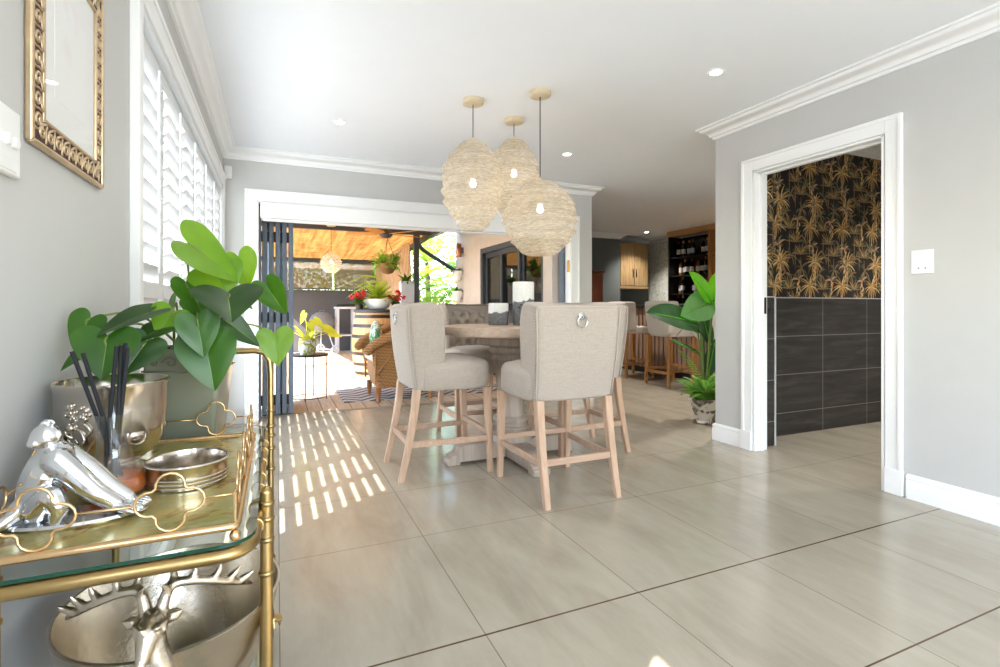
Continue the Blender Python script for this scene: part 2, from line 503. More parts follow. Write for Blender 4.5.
mb = MB(); mb.box((XR+.083, HY1-e-.004, 1.0), (XR+.108, HY1-e, 1.12)); mb.tube([(XR+.118, HY1-e-.012, 1.03), (XR+.118, HY1-e-.03, 1.035), (XR+.118, HY1-e-.03, 1.085), (XR+.118, HY1-e-.012, 1.09)], .006, 8)
struct('latch', mb, plain('dark bronze', rgb(60, 56, 52), .4, .8), d1)

# folding-door architrave on the far wall
mb = MB(); y0 = YF-.018
mb.box((DX0-.1, y0, 0), (DX0, YF, DZ+.1)); mb.box((DX1, y0, 0), (DX1+.112, YF, DZ+.1)); mb.box((DX0, y0, DZ), (DX1, YF, DZ+.1))
mb.box((DX0-.102, YF-.026, 0), (DX0-.075, YF, DZ+.102)); mb.box((DX1+.09, YF-.026, 0), (DX1+.114, YF, DZ+.102)); mb.box((DX0-.074, YF-.026, DZ+.078), (DX1+.089, YF, DZ+.102))
d2 = struct('door_frame_patio', mb, m_trim, bevel=.004, smooth=40)
mb = MB(); mb.box((DX0-.001, YF-.01, 0), (DX0+.012, YF+.1, DZ)); mb.box((DX1-.012, YF-.01, 0), (DX1+.001, YF+.1, DZ)); mb.box((DX0, YF-.01, DZ-.012), (DX1, YF+.1, DZ+.001))
struct('reveal', mb, m_trim, d2, smooth=0)
mb = MB(); mb.box((DX1-.045, YF+.1, 0), (DX1+.0, YF+.2, DZ)); mb.box((DX0, YF+.1, 0), (DX0+.03, YF+.2, DZ)); mb.box((DX0, YF+.1, DZ-.06), (DX1, YF+.2, DZ))
struct('track_frame', mb, m_charcoal_alu, d2, smooth=0, bevel=.003)
mb = MB(); mb.box((DX0, YF+.21, -.1), (DX1, YF+.27, .004)); struct('threshold', mb, plain('stone threshold', rgb(150, 138, 120), .6), d2, smooth=0)
mb = MB(); mb.box((DX1-.018, YF+.0, 1.46), (DX1-.0125, YF+.05, 1.60))
struct('lock_plate', mb, plain('brass plate', rgb(190, 150, 90), .3, 1), d2, bevel=.002)

# blind cassette under the head of the folding door
t = thing('roller_blind', 'white roller blind cassette across the top of the patio door', 'blind', (1.5, YF+.02, 1.93))
mb = MB(); mb.box((-1.64, -.075, -.068), (1.63, .065, .075)); mb.build('cassette', m_trim, t, bevel=.012, bseg=3, smooth=40)
mb = MB(); mb.box((-1.62, -.02, -.088), (1.61, .02, -.066)); mb.build('bottom_bar', m_trim, t, bevel=.006, smooth=40)

# folding door leaves stacked at the left jamb, each swung out over the deck
def door_leaf():
    t = thing('folding_door_leaf', 'slate grey glazed folding door leaf hard against the left door jamb', 'door leaf', (0, 0, 0), group=None)
    L, Hh, th = .66, 1.90, .044
    mb = MB(); mb.box((-th/2, 0, .02), (th/2, .075, Hh)); mb.box((-th/2, L-.075, .02), (th/2, L, Hh)); mb.box((-th/2, .075, .02), (th/2, L-.075, .13)); mb.box((-th/2, .075, Hh-.09), (th/2, L-.075, Hh))
    mb.build('frame', m_charcoal_alu, t, bevel=.004, smooth=40)
    mb = MB(); mb.box((-.004, .07, .125), (.004, L-.07, Hh-.085)); mb.build('glass', m_pane, t, smooth=0)
    for z in (.16, .95, 1.72):
        mb = MB(); mb.cyl((-th/2-.006, -.004, z-.05), (-th/2-.006, -.004, z+.05), .009, seg=8); mb.build('hinge', m_black, t)
    mb = MB(); mb.box((-.02, .005, .012), (.02, .03, .03)); mb.cyl((0, .03, .016), (0, .06, .016), .016, seg=10); mb.build('roller', m_black, t)
    return t
lf = door_leaf()
words = ['hard against the left door jamb', 'second from the left door jamb', 'in the middle of the folded stack', 'second from the open end of the folded stack', 'at the open end of the stack']
for i in range(5):
    o = lf if i == 0 else dup(lf)
    o.location = (-.108+.058*i, YF+.20+(.03 if i % 2 else 0), 0); o.rotation_euler = (0, 0, math.radians((-1.2, 1.0, -.8, 1.4, -1.0)[i]))
    o['label'] = 'slate grey glazed folding door leaf '+words[i]; o['group'] = 'folding door leaves stacked at the left'

# ================================================================ left window with plantation shutters
mb = MB()
w = .09; x0, x1 = XL, XL+.022
mb.box((x0, WY0-w, 0), (x1, WY0, WZ1+w)); mb.box((x0, WY1, 0), (x1, WY1+w, WZ1+w)); mb.box((x0, WY0, WZ1), (x1, WY1, WZ1+w))
mb.box((x0, WY0-w-.003, 0), (x1+.008, WY0-w+.02, WZ1+w+.003)); mb.box((x0, WY0-w+.021, WZ1+w-.02), (x1+.008, WY1+w-.002, WZ1+w+.003)); mb.box((x0, WY0-.01, WZ0-.08), (x1+.01, WY1+.01, WZ0))
w1 = struct('window_1', mb, m_trim, bevel=.004, smooth=40)
mb = MB(); fy0, fy1 = WY0, WY1
mb.box((XL-.08, fy0, WZ0), (XL+.012, fy0+.03, WZ1)); mb.box((XL-.08, fy1-.03, WZ0), (XL+.012, fy1, WZ1)); mb.box((XL-.08, fy0, WZ1-.03), (XL+.012, fy1, WZ1)); mb.box((XL-.08, fy0, WZ0), (XL+.012, fy1, WZ0+.02))
struct('shutter_frame', mb, m_shutter, w1, bevel=.003, smooth=40)
mb = MB(); xa, xb = XL-.21, XL-.16
for k in range(4):
    ya = fy0+(fy1-fy0)*k/3; mb.box((xa, max(fy0, ya-.025), WZ0), (xb, min(fy1, ya+.025), WZ1))
mb.box((xa, fy0, WZ0), (xb, fy1, WZ0+.05)); mb.box((xa, fy0, WZ1-.05), (xb, fy1, WZ1))
struct('window_frame', mb, m_charcoal_alu, w1, bevel=.003, smooth=40)
mb = MB(); mb.box((XL-.19, fy0, WZ0), (XL-.185, fy1, WZ1)); struct('window_glass', mb, m_pane, w1, smooth=0)

PW = (fy1-fy0-.06)/6
ZM0, ZM1 = 1.085, 1.15
def louvre(mb, y0, y1, z, tilt):
    """slat with an elliptic section, tilted about its long axis; tilt > 0 lifts the outer edge"""
    N = 10; ca, sa = math.cos(tilt), math.sin(tilt); secs = []
    for y in (y0, y1):
        s_ = []
        for k in range(N):
            a = 2*PI*k/N; u = .043*math.cos(a); v = .0048*math.sin(a)
            s_.append((XL-.03-(u*ca-v*sa), y, z+u*sa+v*ca))
        secs.append(s_)
    mb.loft(secs)
def shutter_panel(low=13):
    t = thing('shutter_panel', 'white louvred shutter panel', 'shutter', (0, 0, 0))
    st = .046; z0, z1 = WZ0+.022, WZ1-.032
    mb = MB(); xa, xb = XL-.043, XL-.017
    mb.box((xa, .002, z0), (xb, st, z1)); mb.box((xa, PW-st, z0), (xb, PW-.002, z1))
    mb.box((xa, st, z0), (xb, PW-st, z0+.09)); mb.box((xa, st, z1-.07), (xb, PW-st, z1)); mb.box((xa, st, ZM0), (xb, PW-st, ZM1))
    mb.build('frame', m_shutter, t, bevel=.003, smooth=40)
    mb = MB(); z = z0+.09+.036
    while z < ZM0-.012: louvre(mb, st+.001, PW-st-.001, z, math.radians(low)); z += .0765
    mb.build('lower_louvres', m_shutter, t, smooth=60)
    mb = MB(); z = ZM1+.036
    while z < z1-.09: louvre(mb, st+.001, PW-st-.001, z, math.radians(-38)); z += .0765
    mb.build('upper_louvres', m_shutter, t, smooth=60)
    mb = MB(); mb.box((XL+.014, PW/2-.006, ZM1+.03), (XL+.024, PW/2+.006, z1-.1)); mb.build('tilt_rod', m_shutter, t, bevel=.002)
    return t
sp0 = shutter_panel(72); sp = shutter_panel()  # first kind has its lower louvres shut to cut off sun stripes
names = ['nearest the picture frame', 'second from the picture frame', 'third from the picture frame', 'third from the patio wall', 'second from the patio wall', 'next to the patio wall']
for i in range(6):
    o = sp0 if i == 0 else dup(sp0) if i == 1 else sp if i == 2 else dup(sp)
    o.location = (0, fy0+.03+PW*i, 0); o['label'] = 'white louvred shutter panel of the left window, '+names[i]; o['group'] = 'shutter panels of the left window'

# window_2 behind the camera, and the rear glazed opening
mb = MB(); mb.box((XL-.25, -1.4, .8), (XL-.2, -1.37, 1.75)); mb.box((XL-.25, .19, .8), (XL-.2, .22, 1.75)); mb.box((XL-.25, -1.37, .8), (XL-.2, .19, .83)); mb.box((XL-.25, -1.37, 1.735), (XL-.2, .19, 1.75))
struct('window_2', mb, m_trim, smooth=0)
mb = MB()
for x in (-.1, .89, 1.88, 2.84): mb.box((x, -2.84, 0), (x+.06, -2.78, 2.15))
mb.box((-.1, -2.84, 2.09), (2.9, -2.78, 2.15)); mb.box((-.1, -2.84, 0), (2.9, -2.78, .05))
struct('window_3', mb, m_charcoal_alu, smooth=0)

# ================================================================ hall: dark tiles and palm wallpaper
mb = MB(); zt = 1.123
mb.box((3.463, 2.893, 0), (6.2, 2.905, zt)); mb.box((XR+.116, 2.713, 0), (3.463, 2.725, zt))
tl = struct('trim_hall_tiles', mb, m_tile, smooth=0)
mb = MB(); mb.box((3.457, 2.706, 0), (3.471, 2.905, zt)); mb.box((3.463, 2.889, zt), (6.2, 2.905, zt+.008)); mb.box((XR+.116, 2.709, zt), (3.463, 2.725, zt+.008))
struct('tile_edging', mb, plain('pale tile edging', rgb(196, 196, 196), .4), tl, smooth=0)

def palm_paper():
    t = NT('black wallpaper ground'); n = t.noise(t.coord(), 14, 4)
    g = t.done(t.bsdf(t.ramp(n.outputs['Fac'], [(.35, rgb(20, 18, 19)), (.7, rgb(42, 37, 36))]), .7))
    ms = [g] + [plain('palm '+nm, c, .7, var=.25, scale=40) for nm, c in (('gold', rgb(206, 160, 82)), ('olive', rgb(128, 120, 88)), ('bronze', rgb(160, 122, 84)), ('pink', rgb(202, 156, 126)), ('moss', rgb(94, 96, 74)), ('cream', rgb(222, 196, 146)))]
    return ms
PALM = palm_paper(); r2 = random.Random(3)
def wallpaper(x0, x1, y, z0, z1, name, seed):
    r = random.Random(seed)
    mb = MB(); mb.cur = 0
    mb.quad((x0, y, z0), (x1, y, z0), (x1, y, z1), (x0, y, z1))
    lay = [0]
    def blade(cx, cz, a, L, w, droop, col):
        lay[0] = (lay[0]+1) % 40; yy = y-.0004-.00003*lay[0]
        mb.cur = col; pts = []
        for k in range(5):
            s_ = k/4; aa = a + droop*s_*(1 if math.cos(a) < 0 else -1)
            pts.append((cx+L*s_*math.cos(aa), cz+L*s_*math.sin(aa), w*math.sin(PI*min(1, .12+s_*.9))))
        lft = []; rgt = []
        for k, (px, pz, ww) in enumerate(pts):
            q = pts[min(k+1, 4)]; o = pts[max(k-1, 0)]; dx, dz = q[0]-o[0], q[1]-o[1]; l = math.hypot(dx, dz) or 1
            nx, nz = -dz/l*ww/2, dx/l*ww/2
            cl = lambda v, a_, b_: max(a_, min(b_, v))
            lft.append((cl(px+nx, x0, x1), yy, cl(pz+nz, z0, z1))); rgt.append((cl(px-nx, x0, x1), yy, cl(pz-nz, z0, z1)))
        for k in range(4): mb.add([lft[k], lft[k+1], rgt[k+1], rgt[k]], [(0, 1, 2, 3)])
    P, Q = .42, .50           # pattern repeat
    motifs = [(0, 0, 'big'), (.24, .06, 'fan'), (.10, .27, 'fan'), (.35, .30, 'big'), (.21, .30, 'ban'), (.40, .42, 'ban'), (.05, .40, 'tall'), (.25, .44, 'tall'), (.31, .14, 'tall'), (.17, .16, 'fan'), (.39, .08, 'ban'), (.12, .05, 'tall')]
    i0 = int(x0/P)-1
    for i in range(i0, int(x1/P)+2):
        for j in range(0, 4):
            for (mx, mz, kd) in motifs:
                cx = i*P+mx; cz = z0+(j-.4)*Q+mz+(.0)
                if cx < x0-.2 or cx > x1+.2 or cz < z0-.2 or cz > z1+.2: continue
                if kd == 'big':
                    blade(cx, cz, -PI/2, .26, .010, 0, 6)
                    for k in range(17):
                        a = math.radians(-60+300*k/16)
                        blade(cx, cz, a, r.uniform(.10, .15), .013, r.uniform(.25, .6), (1, 3, 1, 6, 2)[k % 5])
                elif kd == 'fan':
                    blade(cx, cz-.02, -PI/2, .22, .010, 0, 3)
                    for k in range(13):
                        a = math.radians(10+160*k/12)
                        blade(cx, cz, a, r.uniform(.09, .14), .011, r.uniform(.0, .2), (2, 5, 3, 2, 1)[k % 5])
                elif kd == 'tall':
                    for k in range(11):
                        a = math.radians(200+r.uniform(-30, 30) if k < 3 else (340+r.uniform(-30, 30) if k < 6 else r.uniform(40, 140)))
                        blade(cx, cz, a, r.uniform(.07, .11), .012, .5, (5, 2, 3)[k % 3])
                else:
                    for k in range(9): blade(cx+r.uniform(-.018, .018), cz+.05-k*.013, math.radians(r.uniform(230, 310)), .035, .02, .2, (4, 1, 6)[k % 3])
                    for k in range(5): blade(cx, cz+.05, math.radians(20+35*k), r.uniform(.06, .1), .02, .5, (5, 4, 2)[k % 3])
    o = struct(name, mb, PALM, smooth=0)
    return o
wallpaper(3.463, 6.2, 2.9045, 1.131, 2.405, 'wall_hall_paper', 4)
wallpaper(XR+.116, 3.463, 2.7245, 1.131, 2.405, 'wall_hall_paper_pier', 5)

# ================================================================ small wall fittings
t = thing('wall_socket', 'square white double switch plate on the grey wall right of the doorway', 'socket', (XR, 1.603, 1.293))
mb = MB(); mb.box((-.009, -.052, -.064), (0, .052, .064)); mb.build('plate', m_white_plastic, t, bevel=.004, smooth=40)
mb = MB()
for yy, zz in ((.02, .022), (-.02, .022), (0, -.008)): mb.box((-.0125, yy-.007, zz-.009), (-.008, yy+.007, zz+.009))
mb.build('rocker', m_white_plastic, t, bevel=.0015)
mb = MB()
for yy in (-.016, .016): mb.cyl((-.0096, yy, -.034), (-.0085, yy, -.034), .005, seg=8)
mb.build('pin_hole', plain('grey recess', rgb(150, 150, 150), .6), t)

t = thing('light_switch', 'white switch plate with two round buttons left of the gold picture frame', 'switch', (XL, 1.145, 1.342))
mb = MB(); mb.box((0, -.063, -.06), (.012, .063, .06)); mb.build('plate', m_white_plastic, t, bevel=.004, smooth=40)
for yy in (.005, .033):
    mb = MB(); mb.lathe([(0, .02), (.009, .0195), (.0105, .016), (.0105, .010)], (0, 0, 0), 16, M=Matrix.Rotation(PI/2, 4, 'Y')); mb.build('button', m_white_plastic, t, loc=(0, yy, .0))
mb = MB(); mb.box((.011, -.045, -.052), (.0135, .045, -.03)); mb.build('rocker', m_white_plastic, t, bevel=.001)

t = thing('motion_sensor', 'small white motion sensor high in the corner beside the window', 'sensor', (-.397, YF, 2.25))
mb = MB(); mb.box((-.03, -.045, -.055), (.03, 0, .055)); mb.build('housing', m_white_plastic, t, bevel=.008, smooth=40)
mb = MB(); mb.sphere((0, -.043, -.02), (.022, .01, .026), 12, 8); mb.build('lens', m_trim, t)

# ================================================================ recessed downlights
def downlight(x, y, label, power=14, size=.05):
    t = thing('ceiling_downlight', label, 'downlight', (x, y, ZC), group='recessed ceiling downlights')
    mb = MB(); mb.lathe([(.033, -.001), (.036, -.006), (.046, -.006), (.049, -.001)], (0, 0, 0), 24); mb.build('bezel', m_trim, t)
    mb = MB(); mb.lathe([(0, -.003), (.034, -.003)], (0, 0, 0), 24); mb.build('lamp', m_emit_warm, t)
    L = bpy.data.lights.new('downlight_beam', 'SPOT'); L.energy = power; L.color = (1, .96, .9); L.spot_size = math.radians(110); L.spot_blend = .8; L.shadow_soft_size = size
    o = bpy.data.objects.new('downlight_beam', L); COL.objects.link(o); o.location = (x, y, ZC-.02)
downlight(2.43, 2.30, 'recessed downlight in the white ceiling in front of the doorway')
downlight(2.466, 4.088, 'recessed downlight behind the rightmost woven pendant')
downlight(.443, 4.079, 'recessed downlight left of the woven pendants')
downlight(.45, 2.0, 'recessed downlight above the gold trolley side of the room')
downlight(5.05, 2.1, 'added unseen downlight in the hall ceiling beyond the doorway', 70)  # unseen lamp put in to light the hall
downlight(4.35, 1.5, 'added unseen downlight in the hall ceiling nearest the doorway', 60)  # another unseen lamp, added to brighten the hall further
# ================================================================ dining set
m_linen = linen('oatmeal linen', rgb(180, 167, 155))
m_piping = plain('linen piping', rgb(184, 171, 158), .9)
m_oak = wood('washed oak legs', rgb(178, 144, 118), rgb(206, 172, 146), 'z', 1.0, .55)
m_oakx = wood('washed oak rails', rgb(174, 142, 118), rgb(200, 168, 144), 'x', 1.0, .55)
m_tablewood = wood('weathered table wood', rgb(168, 146, 128), rgb(200, 178, 158), 'x', .8, .5)
m_tablewood_z = wood('weathered turned wood', rgb(158, 142, 128), rgb(192, 176, 162), 'z', .7, .55)
m_nickel = plain('polished nickel', rgb(212, 212, 214), .16, 1, var=.04)
m_stud = plain('dull nickel studs', rgb(190, 184, 176), .35, .9)

def sq_loft(mb, pts):
    """square-section bar through (x, y, z, half-width) stations"""
    secs = []
    for x, y, z, h in pts:
        c = h*.22
        secs.append([(x+a, y+b, z) for a, b in ((-h+c, -h), (h-c, -h), (h, -h+c), (h, h-c), (h-c, h), (-h+c, h), (-h, h-c), (-h, -h+c))])
    mb.loft(secs)

def make_chair(name, label):
    t = thing(name, label, 'chair', (0, 0, 0), group='wingback counter chairs round the table')
    ZB, ZT = .545, 1.055
    # ---- wing back: a U-shaped shell, leaning back, wings rounded over at the top
    def yback(z): k = (z-ZB)/(ZT-ZB); return -.222 - .055*k - .012*math.sin(PI*k)
    def ywing(z):
        k = (z-ZB)/(ZT-ZB)
        return -.035 + .03*math.sin(PI*k*.5) - .045*max(0, k-.25)**1.0 - .075*max(0, k-.82)**1.5*8
    def whalf(z): k = (z-ZB)/(ZT-ZB); return .243 + .024*k
    def section(z, shrink=0):
        yb = yback(z)+shrink; yf = ywing(z)-shrink; w = whalf(z)-shrink; tk = max(.012, .052-shrink*1.6); tb = max(.02, .05-shrink*1.2)
        q = [(-w, yf-.02), (-w, (yf+yb)/2), (-w, yb+.03), (-w+.008, yb+.008), (-w+.03, yb), (-w*.5, yb-.004), (0, yb-.006), (w*.5, yb-.004), (w-.03, yb), (w-.008, yb+.008), (w, yb+.03), (w, (yf+yb)/2), (w, yf-.02),
             (w-tk*.2, yf-.004), (w-tk*.55, yf), (w-tk*.9, yf-.006), (w-tk, yf-.025), (w-tk-.006, (yf+yb)/2+.02), (w-tk-.02, yb+tb+.012), (w-tk-.06, yb+tb), (0, yb+tb-.008), (-w+tk+.06, yb+tb), (-w+tk+.02, yb+tb+.012), (-w+tk+.006, (yf+yb)/2+.02), (-w+tk, yf-.025), (-w+tk*.9, yf-.006), (-w+tk*.55, yf), (-w+tk*.2, yf-.004)]
        return [(x, y, z) for x, y in q]
    secs = []
    for k in range(10):
        z = ZB+(ZT-.012-ZB)*k/9; secs.append(section(z))
        if k == 0: secs.append(section(ZB+.004)); secs.append(section(ZB+.012))
    for sh, dz in ((.006, .004), (.016, .012), (.028, .015)):
        secs.append(section(ZT-.012, sh)); secs[-1] = [(x, y, ZT-.012+dz) for x, y, _ in secs[-1]]
    # raise the wings a little above the back
    def lift(p):
        x, y, z = p; k = max(0, (z-.86)/(ZT-.86)); wing = min(1, max(0, (abs(x)-.14)/.09)) * min(1, max(0, (y+.30)/.1))
        return (x, y, z+.022*k*wing)
    secs = [[lift(p) for p in s_] for s_ in secs]
    mb = MB(); mb.loft(secs); back = mb.build('backrest', m_linen, t, sub=1, smooth=180)
    # piping up both back edges and across the top
    mb = MB(); e = []
    for k in range(12):
        z = ZB+.004+(ZT-.02-ZB)*k/11; e.append((-whalf(z)+.001, yback(z)+.012, z))
    top = [(-whalf(ZT)+.02, yback(ZT)+.008, ZT-.003), (-.1, yback(ZT)+.002, ZT-.003), (.1, yback(ZT)+.002, ZT-.003), (whalf(ZT)-.02, yback(ZT)+.008, ZT-.003)]
    path = e+top+[(-x, y, z) for x, y, z in reversed(e)]
    mb.tube(path, .0042, 6); mb.build('piping', m_piping, back, smooth=180)
    # studs along the wing rims and the lower edges
    rows = []
    for sx in (-1, 1):
        rows.append([(sx*(whalf(z)+.001), yback(z)+.026, z) for z in [ZB+.015+(ZT-.06-ZB)*k/29 for k in range(30)]])
        rows.append([(sx*(.248+.016*k/21), -.17+.42*k/21, .553) for k in range(22)])
    rows.append([(-.23+.46*k/25, .2865, .553) for k in range(26)]); rows.append([(-.215+.43*k/23, yback(ZB)-.001, .556) for k in range(24)])
    for row in rows:
        mb = MB()
        for p in row: mb.sphere(p, .0038, 6, 4)
        mb.build('stud_row', m_stud, t, smooth=180)
    # tufted inner pad with a diamond of dimples
    cx = [-.135, -.045, .045, .135]; dim = []
    for r_ in range(4):
        zz = .98-.075*r_
        dim += [(x, zz) for x in (cx if r_ % 2 == 0 else [-.09, 0, .09])]
    def pad(u, v):
        x = -.182+.364*u; z = .70+.325*v; y0 = yback(z)+.048
        h = .058*(1-abs(2*u-1)**6)*(1-abs(2*v-1)**6)
        for dx, dz in dim:
            h -= .040*math.exp(-((x-dx)**2+(z-dz)**2)/.0006)
            h -= .010*math.exp(-((x-dx)**2+(z-dz)**2)/.003)
        return (x, y0+h, z)
    mb = MB(); mb.grid(pad, 44, 38); pd = mb.build('tufted_pad', m_linen, back, smooth=180)
    for dx, dz in dim:
        mb = MB(); mb.sphere((dx, yback(dz)+.048+.012, dz), (.010, .006, .010), 10, 6); mb.build('button', m_piping, back, smooth=180)
    # ---- seat cushion
    def seat(u, v):
        a = 2*PI*u; ca, sa = math.cos(a), math.sin(a); n = 5.5
        r_ = (abs(ca)**n+abs(sa)**n)**(-1/n)
        bx, by = .264*r_*ca, .252*r_*sa
        prof = [(0.0, .545), (.97, .545), (1.0, .556), (1.0, .63), (1.005, .672), (.985, .697), (.93, .715), (.7, .733), (.35, .742), (0, .744)]
        k = int(round(v*9)); s_, z = prof[k]
        return (bx*s_, .035+by*s_, z-.006)
    mb = MB(); mb.grid(seat, 48, 9, closeu=True); mb.build('seat', m_linen, t, smooth=180)
    # ---- legs
    for sx in (-1, 1):
        mb = MB(); sq_loft(mb, [(sx*.240, .272, 0, .016), (sx*.238, .260, .3, .020), (sx*.236, .250, .54, .0235)])
        mb.build('leg', m_oak, t, smooth=40)
        mb = MB(); sq_loft(mb, [(sx*.222, -.300, 0, .017), (sx*.221, -.268, .14, .019), (sx*.2205, -.236, .30, .021), (sx*.2195, -.213, .44, .0225), (sx*.219, -.203, .548, .0235)])
        mb.build('leg', m_oak, t, smooth=40)
    for sx in (-1, 1):
        mb = MB(); mb.loft([[(sx*xx+a, yy, z) for a, z in ((-.010, .198), (.010, .198), (.010, .234), (-.010, .234))] for xx, yy in ((.2205, -.256), (.2385, .262))]); mb.build('stretcher', m_oakx, t, bevel=.003)
    mb = MB(); mb.box((-.23, .251, .232), (.23, .273, .266)); mb.build('stretcher', m_oakx, t, bevel=.003)
    mb = MB(); mb.box((-.21, -.262, .205), (.21, -.242, .241)); mb.build('stretcher', m_oakx, t, bevel=.003)
    # ---- ring pull on the back
    zc = .985; yb = yback(zc)-.006
    mb = MB(); mb.lathe([(.0, .012), (.012, .011), (.020, .006), (.024, 0)], (0, yb, zc+.016), 18, M=Matrix.Rotation(PI/2, 4, 'X'))
    mb.tube([(0, yb-.008, zc+.016), (0, yb-.016, zc+.014), (0, yb-.018, zc+.006)], .004, 8)
    rp = mb.build('ring_pull', m_nickel, t, smooth=60)
    mb = MB(); N = 28; R = .031
    mb.tube([(R*math.sin(2*PI*k/N), yb-.012-.003*math.cos(2*PI*k/N), zc-.014+R*math.cos(2*PI*k/N)) for k in range(N)], .0042, 8, closed=True)
    mb.build('ring', m_nickel, rp, smooth=180)
    return t
TC = (1.505, 3.26)
ch = make_chair('counter_chair', 'linen wingback counter chair nearest the camera, its back with ring pull facing it')
ch.location = (1.507, 2.628, 0)
dup(ch, (.98, 3.258, 0), -PI/2, 'linen wingback counter chair on the patio-door side of the table, seen from its side')
dup(ch, (1.48, 3.885, 0), PI, 'linen counter chair on the far side of the table showing its tufted back')
dup(ch, (2.030, 3.235, 0), PI/2, 'linen counter chair half hidden behind the nearest one, on the bar side')

# ---------------------------------------------------------------- pedestal table
t = thing('pedestal_table', 'round weathered wood pedestal dining table among the linen chairs', 'table', (TC[0], TC[1], 0))
mb = MB(); mb.lathe([(0, .858), (.455, .858), (.464, .862), (.468, .872), (.468, .906), (.464, .916), (.455, .920), (0, .920)], (0, 0, 0), 72)
mb.build('tabletop', m_tablewood, t, smooth=40)
mb = MB(); mb.lathe([(0, .79), (.225, .79), (.235, .80), (.235, .835), (.26, .842), (.26, .858), (0, .858)], (0, 0, 0), 48); mb.build('apron', m_tablewood_z, t, smooth=40)
prof = [(0, .115), (.135, .115), (.15, .12), (.15, .16), (.145, .17), (.128, .176), (.125, .19), (.135, .196), (.138, .212), (.133, .226), (.118, .232), (.112, .25), (.122, .262), (.124, .276), (.112, .288), (.092, .296), (.088, .33), (.092, .42), (.10, .52), (.112, .60), (.128, .66), (.138, .69), (.128, .71), (.122, .716), (.122, .728), (.145, .736), (.15, .752), (.15, .768), (.14, .776), (.165, .79), (0, .79)]
mb = MB(); mb.lathe(prof, (0, 0, 0), 40); mb.build('column', m_tablewood_z, t, smooth=32)
foot = [(.05, .02), (.39, .02), (.39, .0), (.47, .0), (.475, .006), (.475, .036), (.468, .044), (.452, .046), (.452, .056), (.435, .066), (.415, .074), (.405, .088), (.402, .104), (.39, .118), (.372, .126), (.34, .13), (.05, .13)]
for k in range(4):
    M = Matrix.Rotation(k*PI/2, 4, 'Z')
    mb = MB(); mb.prism(foot, -.058, .058, 'y', M); mb.build('foot', m_tablewood_z, t, bevel=.004, smooth=40)

# ---------------------------------------------------------------- candles with a dipped concrete base
def candle_mat(name, h, seed):
    t = NT(name); tc = t.n('ShaderNodeTexCoord'); sp = t.n('ShaderNodeSeparateXYZ'); t.l(tc.outputs['Object'], sp.inputs[0])
    n = t.noise(t.coord((1, 1, .35)), 9+seed, 4, .6); n2 = t.noise(t.coord(), 60, 4)
    lim = t.math('ADD', h*.58-h*.22, t.math('MULTIPLY', n.outputs['Fac'], h*.44))
    f = t.math('LESS_THAN', sp.outputs[2], lim)
    grey = t.ramp(n2.outputs['Fac'], [(.3, rgb(96, 98, 100)), (.7, rgb(132, 133, 134))])
    white = t.ramp(n2.outputs['Fac'], [(.3, rgb(226, 224, 218)), (.7, rgb(240, 238, 233))])
    p = t.bsdf(t.mix(f, white, grey), .65); t.bump(n2.outputs['Fac'], .2, .003, p)
    return t.done(p)
m_wick = plain('wick', rgb(60, 52, 46), .9)
m_crack = plain('dark flaked wax', rgb(58, 58, 60), .8)
def candle(x, y, r, h, label, seed):
    t = thing('pillar_candle', label, 'candle', (x, y, .92), group='pillar candles on the table')
    mb = MB(); mb.lathe([(0, 0), (r*.97, 0), (r, .004), (r, h-.006), (r*.96, h), (r*.8, h-.002), (r*.5, h-.006), (0, h-.008)], (0, 0, 0), 40); mb.build('wax', candle_mat('candle wax '+str(seed), h, seed), t, smooth=40)
    mb = MB(); mb.tube([(0, 0, h-.01), (.001, 0, h), (.004, .001, h+.008)], .0012, 6); mb.build('wick', m_wick, t)
    if h > .25:
        mb = MB(); q = random.Random(5)
        for k in range(16):
            a = math.radians(q.uniform(222, 275)); z = .13+q.uniform(-.02, .02); s_ = q.uniform(.006, .013)
            mb.sphere(((r)*math.cos(a), r*math.sin(a), z), (s_, s_*.5, s_*.4), 6, 4)
        mb.build('flake', m_crack, t, smooth=0)
candle(1.628, 3.303, .077, .31, 'tall white pillar candle with rough grey lower half', 1)
candle(1.462, 3.372, .072, .158, 'short white pillar candle with grey mound pattern beside the tall one', 4)

# ---------------------------------------------------------------- woven pendants
def mesh_shade():
    t = NT('woven natural gauze')
    tc = t.n('ShaderNodeTexCoord')
    v = t.coord((1, 1, 1)); n = t.noise(t.coord((1, 1, 5)), 26, 5, .6, .8)
    w1 = t.noise(t.coord((1, 1, 12)), 70, 3)
    bnd = t.noise(t.coord((.5, .5, 9)), 6, 3)
    c = t.ramp(t.math('ADD', t.math('MULTIPLY', n.outputs['Fac'], .5), t.math('MULTIPLY', bnd.outputs['Fac'], .5)), [(.36, rgb(172, 155, 130)), (.62, rgb(222, 211, 194))])
    d = t.n('ShaderNodeBsdfDiffuse'); t.l(c, d.inputs['Color'])
    tr = t.n('ShaderNodeBsdfTranslucent'); tr.inputs['Color'].default_value = rgb(226, 214, 190)
    m1 = t.n('ShaderNodeMixShader'); m1.inputs[0].default_value = .4; t.l(d.outputs[0], m1.inputs[1]); t.l(tr.outputs[0], m1.inputs[2])
    tp = t.n('ShaderNodeBsdfTransparent')
    f = t.math('ADD', t.math('MULTIPLY', n.outputs['Fac'], .55), t.math('MULTIPLY', w1.outputs['Fac'], .45))
    f = t.math('ADD', t.math('MULTIPLY', t.math('SUBTRACT', .80, f), 1.4), t.math('MULTIPLY', t.math('SUBTRACT', bnd.outputs['Fac'], .5), .9))
    f = t.math('MINIMUM', .8, t.math('MAXIMUM', .08, f))
    m2 = t.n('ShaderNodeMixShader'); t.l(f, m2.inputs[0]); t.l(m1.outputs[0], m2.inputs[1]); t.l(tp.outputs[0], m2.inputs[2])
    return t.done(m2)
